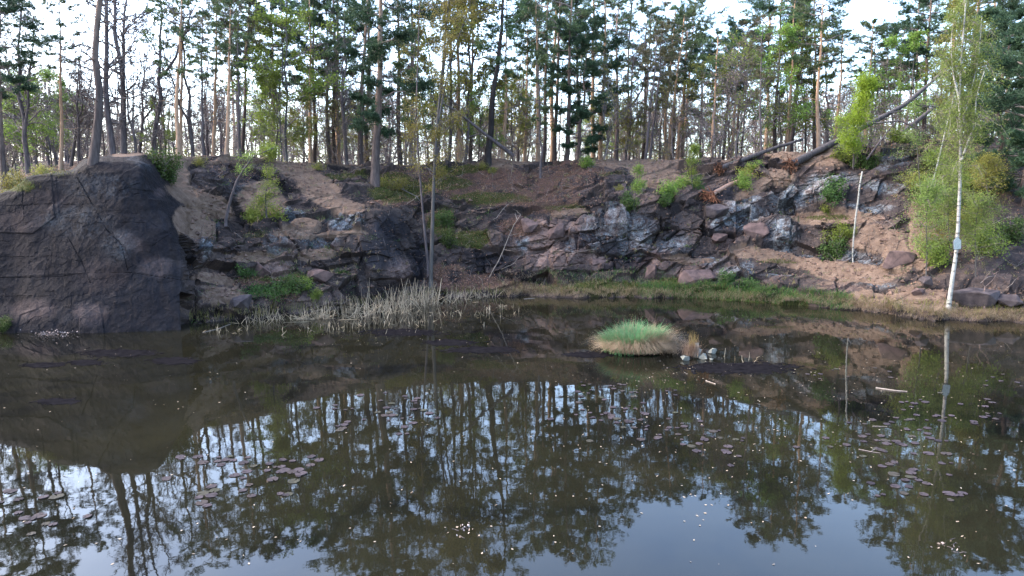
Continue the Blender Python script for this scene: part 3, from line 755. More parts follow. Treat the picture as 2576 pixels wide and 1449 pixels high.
PINES = [  # foot u, u at the top of the frame, distance, radius, kind, variant, height factor
 (8, -2, 37, .17, 'dense', 1, 1), (152, 150, 44, .10, 'pale', 3, .9), (445, 457, 40.5, .135, 'pale', 0, 1.05), (456, 459, 47, .07, 'pale', 3, 1),
 (513, 508, 44, .09, 'thin', 0, 1), (535, 547, 48, .10, 'pale', 1, 1), (568, 580, 42.5, .125, 'pale', 4, 1), (602, 600, 46, .085, 'thin', 1, 1), (610, 628, 52, .09, 'dense', 1, .95),
 (684, 686, 55, .13, 'dense', 0, 1), (782, 778, 51, .115, 'pale', 2, 1), (790, 786, 54, .10, 'dense', 2, 1.05), (840, 843, 55, .1, 'dense', 0, 1), (848, 849, 57, .12, 'pale', 5, 1),
 (907, 920, 51, .18, 'full', 4, 1), (925, 931, 60, .13, 'full', 0, 1), (1006, 997, 53, .09, 'full', 1, 1), (1033, 1030, 50.5, .14, 'thin', 2, 1),
 (1126, 1130, 52.5, .13, 'thin', 0, 1), (1157, 1151, 54, .10, 'pale', 1, 1), (1182, 1191, 56, .11, 'full', 3, .95), (1265, 1275, 55, .12, 'pale', 0, 1),
 (1318, 1330, 59, .10, 'pale', 3, 1), (1352, 1349, 56, .085, 'pale', 1, 1), (1363, 1377, 61, .12, 'full', 0, 1), (1391, 1408, 62, .12, 'dense', 2, 1),
 (1422, 1440, 51.5, .17, 'full', 1, 1.0), (1453, 1450, 64, .09, 'thin', 1, 1), (1490, 1493, 66, .10, 'pale', 2, 1), (1510, 1521, 62, .13, 'pale', 4, 1), (1548, 1557, 58, .18, 'full', 3, 1),
 (1576, 1590, 70, .12, 'thin', 0, 1.1), (1613, 1629, 64, .12, 'full', 4, 1), (1621, 1666, 54, .16, 'thin', 2, 1.0), (1633, 1676, 55, .14, 'thin', 1, 1), (1668, 1701, 60, .12, 'pale', 0, 1),
 (1677, 1726, 58, .15, 'pale', 1, 1.05), (1690, 1713, 64, .13, 'full', 0, 1), (1701, 1737, 62, .14, 'pale', 5, 1), (1714, 1730, 70, .10, 'full', 2, 1), (1761, 1773, 62, .11, 'dense', 2, 1.05),
 (1792, 1810, 52, .13, 'pale', 3, .95), (1817, 1851, 62, .14, 'dense', 1, 1.05), (1839, 1867, 58, .15, 'pale', 2, 1), (1852, 1871, 66, .15, 'dense', 0, 1), (1867, 1881, 64, .08, 'thin', 0, 1),
 (1913, 1921, 48, .07, 'thin', 2, .62), (1950, 1968, 60, .10, 'dense', 2, 1), (1982, 2001, 56, .11, 'pale', 1, 1), (2050, 2052, 60, .10, 'dense', 0, .95), (2056, 2071, 52, .14, 'pale', 0, 1),
 (2100, 2128, 54, .17, 'pale', 4, 1), (2171, 2201, 54, .155, 'pale', 3, 1), (2186, 2208, 58, .09, 'full', 4, 1), (2218, 2237, 58, .12, 'pale', 1, 1), (2262, 2278, 62, .10, 'dense', 1, .9), (2300, 2312, 56, .11, 'full', 0, .95),
 (2324, 2337, 51, .15, 'dense', 0, 1), (2395, 2402, 60, .13, 'pale', 2, 1), (2440, 2460, 62, .12, 'full', 4, 1), (2482, 2502, 60, .12, 'pale', 5, 1), (2529, 2549, 49, .13, 'pale', 4, 1), (2560, 2604, 47, .15, 'dense', 2, 1), (2640, 2670, 50, .15, 'full', 0, 1), (-40, -40, 44, .15, 'full', 3, 1), (-90, -100, 40, .15, 'pale', 3, 1)]
ORD = 'first second third fourth fifth sixth seventh eighth ninth tenth eleventh twelfth'.split()
LAND = [(-999, 'the reddish pine on the dark rock', 'before'), (228, 'the reddish pine on the dark rock', 'after'), (445, 'the pale pine behind the sandy path', 'after'), (782, 'the slim twin pines left of the layered pine', 'after'), (942, 'the big layered pine on the slope', 'after'), (1228, 'the ivy-clad dark pine', 'after'),
        (1422, 'the stout pine above the dark ledges', 'after'), (1621, 'the dark leaning twin pines', 'after'), (1792, 'the lone pale pine by the bushy ledge', 'after'), (2056, 'the straight pine over the fallen trunks', 'after'), (2324, 'the densest dark pine', 'after')]
SPECIAL = {8: 'dark pine at the very edge above the mossy end of the rock face', 445: 'tall pale pine trunk standing behind the sandy path, clear sky to one side', 782: 'slim pale pine, one of twins rising behind the sandy brow, the nearer one', 790: 'slim pine close behind its paler twin above the sandy brow',
           907: 'straight orange-barked pine just left of the big layered pine', 1422: 'stout pine with pale upper trunk above the dark ledges and low boughs', 1621: 'dark pine leaning right, nearer of a leaning pair above the pale bare crest', 1633: 'dark leaning pine, farther of a leaning pair above the pale crest',
           1792: 'lone pale straight pine by the light green bush on the crest', 1913: 'small thin dark pine rooted beside the upper fallen trunk', 2056: 'straight brown pine rising behind the fallen trunks', 2100: 'tallest clear pale pine behind the lime green beech',
           2171: 'pale pine leaning over the long fallen trunk, bare low stem', 2324: 'pine with the densest dark crown beside the white birch', 548: ''}
cnt = {}
TONE = {'pale': 'pale barked slender pine', 'full': 'dark full-crowned pine', 'thin': 'thin sparse brownish pine', 'dense': 'close-crowned dark green pine'}
for (ub, ut, Y, r, kind, var, hf) in sorted(PINES):
    base = floor_at(ub, Y); base[2] -= .15
    hh = min(max(height_for(ub, Y, base[2]) * hf * random.uniform(.95, 1.05), 9.5), 23)
    land = [l for l in LAND if l[0] <= ub][-1]
    key = (land[1], land[2], kind)
    cnt[key] = cnt.get(key, 0) + 1
    lab = SPECIAL.get(ub) or '%s %s rightwards from %s' % (ORD[cnt[key] - 1], TONE[kind], land[1])
    if land[2] == 'before' and ub not in SPECIAL:
        lab = '%s %s left of %s' % (ORD[cnt[key] - 1], TONE[kind], land[1])
    sc = hh / HREF
    stand(pv((kind, var)), 'pine_tree', lab, 'pine tree', base, lean_of(ub, ut, Y, base), random.uniform(0, 6.28), sc, 'pines along the crest of the bank', szs=max(.75, min(1.5, r / .15 / sc)) * .5 + .5)

# the conspicuous pines
def special(name, label, cat, pair, u, v, ut, Y=None, rz=0, sc=1, group=None, parts=('trunk', 'crown')):
    if Y is None:
        base, _ = bank_uv(u, v)
    else:
        base = floor_at(u, Y)
    base = np.array(base); base[2] -= .1
    return stand(pair, name, label, cat, base, lean_of(u, ut, base[1], base), rz, sc, group, parts)
special('pine_tree', 'big pine on the slope with dark green layered boughs and reddish trunk', 'pine tree', pine(201, 16.5, .235, cs=.22, cw=3.3, nb=32, dead=14, bend=.06, sub=24, tuft=12, need_m=M_NEEDD), 942, 472, 960)
special('pine_tree', 'dark crooked pine with ivy on its foot at the head of the gully', 'pine tree', pine(202, 15.5, .21, cs=.42, cw=2.2, nb=24, dead=16, bend=.12, trunk_m=M_BLACK), 1226, 418, 1254)
special('pine_tree', 'reddish brown pine with a kinked trunk on top of the dark rock face', 'pine tree', pine(203, 13.5, .15, cs=.62, cw=3.2, nb=20, dead=16, bend=.075, sub=8), 228, 410, 238, rz=1.0)
special('pine_tree', 'young bushy pine with low dark boughs hanging over the brown ledges', 'pine tree', pine(204, 9.5, .11, cs=.18, cw=2.6, nb=28, dead=6, bend=.14, sub=22, tuft=12, need_m=M_NEEDD), 1455, 408, 1475, Y=51)
special('pine_tree', 'thin dark sapling pine rooted low on the brown slope', 'pine tree', pine(205, 8.5, .07, cs=.45, cw=1.1, nb=14, dead=12, bend=.1, sub=6, trunk_m=M_DARK), 1357, 447, 1350)
special('pine_tree', 'small dark pine beside the grey alder at the head of the gully', 'pine tree', pine(206, 9, .09, cs=.35, cw=1.2, nb=20, dead=10, bend=.08, trunk_m=M_DARK), 1046, 432, 1044)
special('pine_tree', 'dark bushy young pine hanging over the shady end of the bank', 'pine tree', pine(207, 9, .12, cs=.1, cw=2.6, nb=34, dead=2, bend=.1, sub=24, tuft=12, need_m=M_NEEDD), 2575, 520, 2590)
special('pine_tree', 'broad dark young pine standing behind the birch on the brown hillside', 'pine tree', pine(208, 8, .12, cs=.15, cw=2.3, nb=28, dead=2, bend=.1, sub=22, tuft=12, need_m=M_NEEDD), 2510, 400, 2530)

# pines deeper in the wood
g0 = np.random.default_rng(5)
keys = list(PV)
def free_uv(n, lo, hi, y0, y1, g, gap=9):
    out = []
    while len(out) < n:
        u = g.uniform(lo, hi); Y = g.uniform(y0, y1)
        if all(abs(u - a) > gap or abs(Y - b_) > 6 for a, b_ in out):
            out.append((u, Y))
    return out
for (u, Y) in free_uv(12, 480, 2700, 64, 105, g0, 14):
    base = floor_at(u, Y); base[2] -= .2
    hh = min(max(height_for(u, Y, base[2]), 12), 20)
    kind = keys[int(g0.integers(len(keys)))]
    stand(PV[kind], 'pine_tree', 'pine deep in the wood behind the front row of trunks', 'pine tree', base, (g0.normal() * .03 + .04, g0.normal() * .03, 1), g0.uniform(0, 6.28), hh / HREF, 'pines deep in the wood')

# ------------------------------------------------------------------ broadleaf trees without leaves, on the left and among the pines
BV = [bare(300 + i, 12, .16, spread=[.5, .42, .55, .46, .38][i], n1=20, n2=8, n3=6, fork=.4, low=.18, tw=1.45) for i in range(5)]
BT = [('tall bare oak forking above the crest, nearer of two behind the reddish pine', 283, 272, 42, 14, 0), ('tall bare tree with a slanting side limb behind the reddish pine, farther of two', 309, 296, 44, 14.5, 1),
      ('slim bare tree bending right against the white sky', 388, 404, 46, 12, 2), ('bare dark tree tangled behind the pale pine', 484, 466, 47, 10, 3), ('dark bare tree with a curving trunk left of the layered pine', 872, 866, 50, 11, 4),
      ('dark bare tree standing behind the slim twin pines', 829, 818, 53, 12, 0), ('bare tree leaning out behind the mossy end of the rock face', 70, 40, 43, 11, 3), ('low bare tree leaning right in the open gap of sky', 345, 380, 50, 9, 4)]
for (lab, ub, ut, Y, hh, k) in BT:
    base = floor_at(ub, Y); base[2] -= .15
    stand(BV[k], 'bare_tree', lab, 'bare tree', base, lean_of(ub, ut, Y, base), random.uniform(0, 6.28), hh / 12, 'leafless trees behind the crest')
for n_, (u, Y) in enumerate(free_uv(34, -60, 520, 44, 90, g0, 9) + free_uv(30, 520, 2650, 56, 100, g0, 12)):
    base = floor_at(u, Y); base[2] -= .2
    sky = 1.0 if u < 230 or u > 520 else .62
    stand(BV[int(g0.integers(5))], 'bare_tree', 'bare thin tree in the tangle of the wood', 'bare tree', base, (g0.normal() * .07 + .03, g0.normal() * .05, 1), g0.uniform(0, 6.28), g0.uniform(.6, .95) * sky, 'bare trees in the tangle of the wood')

# brushwood: many-stemmed bare shrubs, knee-deep in the wood
M_BRUSH = foliage('withered_leaves_and_buds', (0.1283, 0.0948, 0.0892), (0.2137, 0.1607, 0.144), (0.3249, 0.2525, 0.216), .3, 1.0)  # leaf colour paled to imitate glare veiling the trunk zone
SV = [bare(330 + i, 6, .06, spread=.75, n1=17, n2=7, n3=5, fork=.9, bend=.2, low=.08, leaves=[2, 3, 3, 2, 4][i], leaf=.085, leaf_m=[M_BRUSH, M_BRUSH, M_OLIV, M_BRUSH, M_LEAF][i], trunk_m=M_TWIG) for i in range(5)]
for n_, (u, Y) in enumerate(free_uv(140, -80, 2660, 50, 108, g0, 9)):
    base = floor_at(u, Y); base[2] -= .2
    stand(SV[int(g0.choice(5, p=[.27, .24, .15, .24, .10]))], 'bare_shrub', 'grey brown shrub in the brushwood under the trees', 'shrub', base, (g0.normal() * .12, g0.normal() * .1, 1), g0.uniform(0, 6.28), g0.uniform(.7, 1.45) * (.62 if 250 < u < 460 else 1), 'shrubs in the brushwood under the trees')

# young leafy trees
LV = {'leaf': [bare(350 + i, 8, .06, spread=.6, n1=17, n2=6, n3=4, leaves=13, leaf=.115, leaf_m=M_LEAF, trunk_m=M_GREY, fork=.4, low=.2, up=.5) for i in range(3)],
      'oliv': [bare(360 + i, 8, .06, spread=.5, n1=17, n2=6, n3=5, leaves=9, leaf=.11, leaf_m=M_OLIV, trunk_m=M_DARK, fork=.4, low=.15) for i in range(3)]}
LT = [('light green young tree with thin pale stem above the sandy brow', 725, 722, 47, 12, 'leaf', 0), ('fresh green low tree behind the leaning sapling', 705, 700, 46, 6, 'leaf', 1), ('olive leafed tree between the layered pine and the ivy-clad pine', 1100, 1110, 51.5, 14, 'oliv', 0), ('tallest olive leafed tree left of the ivy-clad pine', 1165, 1180, 52, 15, 'oliv', 1),
      ('bright green young tree close behind the ivy-clad pine', 1200, 1215, 55, 7, 'leaf', 2), ('yellow green tree with thin leaves just right of the ivy-clad pine', 1290, 1290, 58, 8, 'leaf', 0), ('olive green tree by the pale bare crest', 1330, 1340, 63, 9, 'oliv', 2), ('yellowish tree behind the lone pale pine', 1760, 1770, 57, 9, 'oliv', 1),
      ('green leafy tree standing between the fallen trunks and the pines', 1960, 1970, 54, 10, 'leaf', 1), ('fresh green tree high behind the upper fallen trunk', 2020, 2030, 57, 11, 'leaf', 2), ('green tree in the gap left of the reddish pine', 60, 60, 47, 7, 'leaf', 0), ('dull green tree behind the mossy end of the rock face', 130, 125, 52, 8, 'leaf', 2), ('small green tree below the open sky', 395, 395, 49, 4.5, 'leaf', 1),
      ('small yellowish tree in front of the twin pines', 765, 765, 48, 5, 'oliv', 2), ('green tree over the crest left of the layered pine', 690, 690, 53, 9, 'leaf', 2), ('leafy tree overhanging the shady hillside', 2300, 2300, 50, 8, 'leaf', 1), ('olive tree high behind the birch crown', 2420, 2430, 48, 10, 'oliv', 0), ('small green tree at the foot of the dark leaning twins', 1590, 1590, 60, 5, 'oliv', 1)]
for (lab, ub, ut, Y, hh, kind, k) in LT:
    base = floor_at(ub, Y); base[2] -= .15
    stand(LV[kind][k], 'leafy_tree', lab, 'leafy tree', base, lean_of(ub, ut, Y, base), random.uniform(0, 6.28), hh / 8, 'young leafy trees along the crest')
for (u, Y) in free_uv(38, -60, 2660, 52, 105, g0, 16):
    base = floor_at(u, Y); base[2] -= .2
    if 190 < u < 500:
        continue
    kind = ['leaf', 'oliv'][int(g0.integers(2))]
    stand(LV[kind][int(g0.integers(3))], 'leafy_tree', 'young tree in thin spring leaf deeper in the wood', 'leafy tree', base, (g0.normal() * .05, g0.normal() * .05, 1), g0.uniform(0, 6.28), g0.uniform(.55, 1.1), 'young trees in spring leaf deeper in the wood')

# the far wood that closes the view
g = np.random.default_rng(77)
mb = MB()
for k in range(330):
    u = g.uniform(-200, 2760); Y = g.uniform(108, 150)
    p = floor_at(u, min(Y, 150)); h = g.uniform(9, 17)
    mb.tube(wander(p, p + np.array([g.normal() * .8, 0, h]), 5, .2, g), np.linspace(g.uniform(.08, .2), .03, 5), 5, 0, cap=False)
Cs, Ds = [], []
for k in range(1500):
    u = g.uniform(-200, 2760); Y = g.uniform(108, 150); p = floor_at(u, min(Y, 150))
    c0 = p + np.array([0, 0, 12.5 * g.uniform(0, 1) ** 1.5 * (.45 if 230 < u < 520 else 1)])
    C = c0 + g.normal(size=(90, 3)) * np.array([1.6, 1.2, 1.1])
    leaf_quads(mb, C, .40, g, int(g.choice([1, 2, 3, 3])), .2, .45)
tag(put('far_woodland', mb.mesh('far_woodland', [M_TWIG, M_NEEDB, M_OLIV, simple('brushwood_haze', (0.2505, 0.183, 0.1577), (0.4455, 0.3315, 0.2689), .4, bmp=0)])), kind='stuff', label='far wood of grey trunks and dull brush closing the view')  # far brush colour lightened to stand in for veiling glare
# ------------------------------------------------------------------ trees growing on the bank itself
def path3(pts, Y0, Y1=None, n=None):
    """a stem through seen directions, passing from distance Y0 to Y1"""
    Y1 = Y1 or Y0
    k = len(pts)
    out = np.array([at(u, v, Y0 + (Y1 - Y0) * i / (k - 1)) for i, (u, v) in enumerate(pts)])
    if n:
        t = np.linspace(0, 1, k); tn = np.linspace(0, 1, n)
        out = np.stack([np.interp(tn, t, out[:, j]) for j in range(3)], 1)
    return out

def grow(mb, stem, g, n, lmin, lmax, up=.4, r=.012, sub=4, mat_=1, f0=.25, droop=0.0, out=None):
    """side branches along a stem; returns their twig points"""
    tips = []
    k = len(stem)
    for j in range(n):
        f = g.uniform(f0, 1) * (k - 1)
        p = np.array([np.interp(f, np.arange(k), stem[:, x]) for x in range(3)])
        a = g.uniform(0, 6.28) if out is None else g.normal(*out)
        d = unit(np.array([math.cos(a), math.sin(a), up + .3 * g.normal()]))
        l = g.uniform(lmin, lmax) * (1.15 - .6 * f / (k - 1))
        pts = wander(p, p + d * l, 6, .05 * l, g); pts[:, 2] -= droop * l * np.linspace(0, 1, 6) ** 2
        mb.tube(pts, np.linspace(r * (.6 + l * .5), .004, 6), 4, mat_, cap=False)
        for h in range(sub):
            i = int(g.integers(1, 6)); d2 = unit(d + .8 * g.normal(size=3) + np.array([0, 0, -droop * 1.2])); l2 = l * .45 * g.uniform(.4, 1.1)
            q = wander(pts[i], pts[i] + d2 * l2, 4, .05 * l2, g); q[:, 2] -= droop * l2 * np.linspace(0, 1, 4) ** 2
            mb.tube(q, [.007, .006, .005, .003], 3, mat_, cap=False)
            tips += [q[1], q[2], q[3], pts[i]]
    return np.array(tips)

def own_tree(name, label, cat, stems, crown, mats_t, mats_c, parts=('trunk', 'crown'), group=None):
    """a tree already in place; its Empty stands at the foot"""
    foot = np.array(stems.v[0]).mean(0)
    t = thing(name, label, cat, foot, group)
    for p, mb_, mt in ((parts[0], stems, mats_t), (parts[1], crown, mats_c)):
        if mb_ is not None and mb_.n:
            mb_.v = [v - foot for v in mb_.v]
            put(p, mb_.mesh(p, mt, p == parts[0]), t)
    return t

# the grey alder in the gully
g = np.random.default_rng(41)
mb, cr = MB(), MB()
b0 = bank_uv(1083, 716)[0]
s1 = np.concatenate([[b0 - [0, 0, .3]], path3([(1084, 690), (1088, 560), (1090, 480), (1098, 330), (1116, 140), (1134, -60), (1150, -300)], b0[1], b0[1] + .6, 12)])
mb.tube(s1, np.linspace(.125, .03, len(s1)), 9)
s2 = np.concatenate([[b0 + [-.15, .2, -.3]], path3([(1076, 660), (1066, 560), (1056, 440), (1046, 300), (1052, 120), (1060, -100)], b0[1] + .4, b0[1] + 1.2, 9)])
mb.tube(s2, np.linspace(.085, .02, len(s2)), 7, 1)
s3 = path3([(1104, 300), (1130, 160), (1180, 20), (1215, -120)], b0[1] + .3, b0[1] - .6, 7)
mb.tube(s3, np.linspace(.05, .012, 7), 6)
T = np.concatenate([grow(cr, s1, g, 60, .5, 2.5, .45, sub=6, f0=.38), grow(cr, s2, g, 26, .4, 1.6, .4, sub=5, f0=.4), grow(cr, s3, g, 26, .4, 1.8, .4, sub=6)])
C = np.repeat(T, 9, 0) + g.normal(size=(len(T) * 9, 3)) * .14
leaf_quads(cr, C, .08, g, 0, .2)
own_tree('alder_tree', 'pale grey alder rising from the leafy gully beside the reeds, thinly olive leafed', 'alder tree', mb, cr, [M_GREY, M_DARK], [M_OLIV, M_TWIG])

# the birch on the shore
g = np.random.default_rng(42)
mb, cr = MB(), MB()
b0 = bank_uv(2385, 778)[0]; YB = b0[1]
s1 = np.concatenate([[b0 - [0, 0, .3]], path3([(2387, 765), (2396, 700), (2405, 640), (2411, 560), (2416, 430), (2416, 330), (2413, 250), (2420, 130), (2430, 0), (2442, -170), (2455, -380)], YB, YB + .3, 22)])
mb.tube(s1, np.concatenate([[.135, .11], np.linspace(.093, .015, len(s1) - 2)]), 10)
s2 = path3([(2418, 405), (2438, 350), (2452, 315), (2456, 240), (2476, 180)], YB, YB - .5, 8); mb.tube(s2, np.linspace(.055, .012, 8), 7)
s3 = path3([(2413, 250), (2398, 190), (2392, 120), (2400, 20)], YB, YB + .7, 8); mb.tube(s3, np.linspace(.045, .012, 8), 6)
s4 = path3([(2415, 330), (2440, 240), (2462, 150), (2470, 40)], YB, YB + .5, 8); mb.tube(s4, np.linspace(.04, .012, 8), 6)
T = np.concatenate([grow(cr, s1, g, 96, .6, 1.9, .35, .009, 7, 1, .40, .5), grow(cr, s2, g, 16, .3, 1.0, .4, .008, 5, 1, .3, .5), grow(cr, s3, g, 16, .3, 1.1, .4, .008, 5, 1, .3, .5), grow(cr, s4, g, 18, .3, 1.1, .4, .008, 5, 1, .3, .5)])
C = np.repeat(T, 9, 0) + g.normal(size=(len(T) * 9, 3)) * np.array([.12, .12, .18])
leaf_quads(cr, C, .065, g, 0, .1)
own_tree('birch_tree', 'white birch with dark scars and a drooping yellow green crown on the shore', 'birch tree', mb, cr, [M_BIRCH], [M_BLEAF, M_TWIG])
# the nature-reserve plate on it
def plate():
    pass
sg = path3([(2408, 612)], YB - .17)[0] if False else at(2408, 612, YB - .2)
def pent(w, h, t):
    o = [(-w, -.42 * h), (-w * .82, -.5 * h), (w * .82, -.5 * h), (w, -.42 * h), (w * 1.06, .22 * h), (w * .1, .5 * h), (-w * .1, .5 * h), (-w * 1.06, .22 * h)]
    n = len(o)
    V = [(x, -t, z) for x, z in o] + [(x, 0, z) for x, z in o]
    mb = MB()
    for k in range(1, n - 1):
        mb.add([V[0], V[k], V[k + 1]], [[0, 1, 2]]); mb.add([V[n], V[n + k + 1], V[n + k]], [[0, 1, 2]])
    for k in range(n):
        mb.add([V[k], V[(k + 1) % n], V[n + (k + 1) % n], V[n + k]], [[0, 3, 2, 1]])
    return mb
st = thing('tree_sign', 'pale pentagon plate fixed to the white birch trunk', 'sign', sg)
st.rotation_euler = (0, R(-6), R(4))
put('plate', pent(.165, .54, .012).mesh('plate', simple('weathered_plate', (0.192, 0.2112, 0.1984), (0.32, 0.3392, 0.32), 14, .6, .1)), st)
put('backing', pent(.185, .585, .02).mesh('backing', simple('plate_backing', (.05, .05, .05), (.09, .09, .09), 9, .7, .1)), st, (0, .0225, 0))

# second slender birch and its neighbour
for k, (pts, r, lab, nb) in enumerate([([(2336, 492), (2352, 440), (2368, 372), (2378, 330), (2398, 250), (2412, 160)], .06, 'crooked thin birch stem leaning toward the big birch', 16), ([(2318, 500), (2312, 440), (2308, 380), (2303, 330), (2300, 260)], .03, 'slender green stemmed sapling beside the crooked birch', 14)]):
    g = np.random.default_rng(50 + k); mb, cr = MB(), MB()
    b0, _ = bank_uv(*pts[0])
    s = np.concatenate([[b0 - [0, 0, .3]], path3(pts, b0[1], b0[1] + .4, 10)])
    mb.tube(s, np.linspace(r, .012, len(s)), 7)
    T = grow(cr, s, g, nb, .4, 1.2, .4, .008, 5, 1, .2, .3)
    C = np.repeat(T, 9, 0) + g.normal(size=(len(T) * 9, 3)) * .13
    leaf_quads(cr, C, .06, g, 0, .2)
    own_tree('young_birch', lab, 'young birch', mb, cr, [M_BIRCH if k == 0 else M_GREY], [M_BLEAF, M_TWIG])

# bare white snag
g = np.random.default_rng(43); mb = MB()
b0 = bank_uv(2144, 656)[0]
s = np.concatenate([[b0 - [0, 0, .3]], path3([(2145, 640), (2147, 600), (2153, 545), (2158, 510), (2163, 465), (2169, 431)], b0[1] - .1, b0[1] - .3)])
mb.tube(s, np.array([.042, .038, .04, .05, .046, .043, .038]), 8)
own_tree('birch_snag', 'broken white birch pole without branches on the rocky slope', 'dead birch', mb, None, [M_BIRCH], None)

# crooked sapling on the slope at the rock's shoulder
g = np.random.default_rng(44); mb, cr = MB(), MB()
b0 = bank_uv(566, 566)[0]
s = np.concatenate([[b0 - [0, 0, .2]], path3([(568, 555), (574, 525), (582, 495), (596, 455), (614, 425), (634, 398), (650, 388), (690, 372)], b0[1], b0[1] - .6)])
mb.tube(s, np.linspace(.095, .015, len(s)), 7)
T = grow(cr, s, g, 12, .3, 1.1, .3, .008, 5, 1, .5)
leaf_quads(cr, np.repeat(T, 4, 0) + g.normal(size=(len(T) * 4, 3)) * .1, .06, g, 0, .2)
own_tree('sapling', 'crooked dark sapling bending right above the sandy slope', 'sapling', mb, cr, [M_DARK], [M_LEAF, M_TWIG])

# green saplings and bushes on the bank
def leafy_stem(name, label, pts, r, nb, lmin, lmax, m_leaf, seed, per=10, leaf=.07, spread=.13, group=None, dY=-.2, barkm=None, up=.35):
    g = np.random.default_rng(seed); mb, cr = MB(), MB()
    b0, _ = bank_uv(*pts[0])
    s = np.concatenate([[b0 - [0, 0, .2]], path3(pts[1:], b0[1] + dY, b0[1] + 2 * dY, 9)])
    mb.tube(s, np.linspace(r, .01, len(s)), 6)
    T = grow(cr, s, g, nb, lmin, lmax, up, .008, 5, 1, .12)
    leaf_quads(cr, np.repeat(T, per, 0) + g.normal(size=(len(T) * per, 3)) * spread, leaf, g, 0, .4)
    return own_tree(name, label, 'young tree', mb, cr, [barkm or M_GREY], [m_leaf, M_TWIG], group=group)
leafy_stem('young_tree', 'bright green young tree with whitish stem on the sandy slope', [(668, 566), (670, 545), (668, 500), (672, 450), (680, 400), (684, 370)], .05, 34, .3, .95, M_LEAF, 61, 9)
leafy_stem('young_tree', 'lime green upright young beech by the long fallen trunk', [(2150, 396), (2148, 380), (2146, 330), (2158, 290), (2176, 240), (2190, 205)], .05, 62, .4, 1.35, M_LIME, 62, 14, .085, .18, dY=-1.2)
leafy_stem('young_tree', 'light green sapling above the pale root plate, between two bushes', [(1745, 486), (1742, 470), (1738, 430), (1744, 395), (1748, 370)], .03, 20, .2, .75, M_LEAF, 63, 9)
leafy_stem('young_tree', 'thin pale sapling with a few green leaves on the ledges', [(1596, 548), (1594, 520), (1600, 480), (1604, 440), (1608, 420)], .02, 12, .15, .45, M_LEAF, 64, 8)
leafy_stem('young_tree', 'yellow green thin sapling under the big birch', [(2330, 690), (2332, 640), (2330, 560), (2334, 500), (2340, 460)], .03, 44, .4, 1.35, M_BLEAF, 65, 9, .065, .17)
leafy_stem('young_tree', 'green bushy sapling to the right of the white birch trunk', [(2455, 690), (2455, 640), (2452, 590), (2458, 540), (2466, 500)], .03, 44, .4, 1.35, M_BLEAF, 66, 9, .065, .17)
leafy_stem('young_tree', 'olive sapling low behind the white birch trunk', [(2390, 600), (2384, 560), (2386, 500), (2390, 450), (2394, 400)], .03, 42, .4, 1.4, M_BLEAF, 67, 8, .065, .17)
leafy_stem('young_tree', 'dull green sapling at the shady end beside the birch', [(2490, 520), (2484, 480), (2480, 440), (2484, 400)], .03, 36, .4, 1.3, M_OLIV, 68, 10, .065, .17)

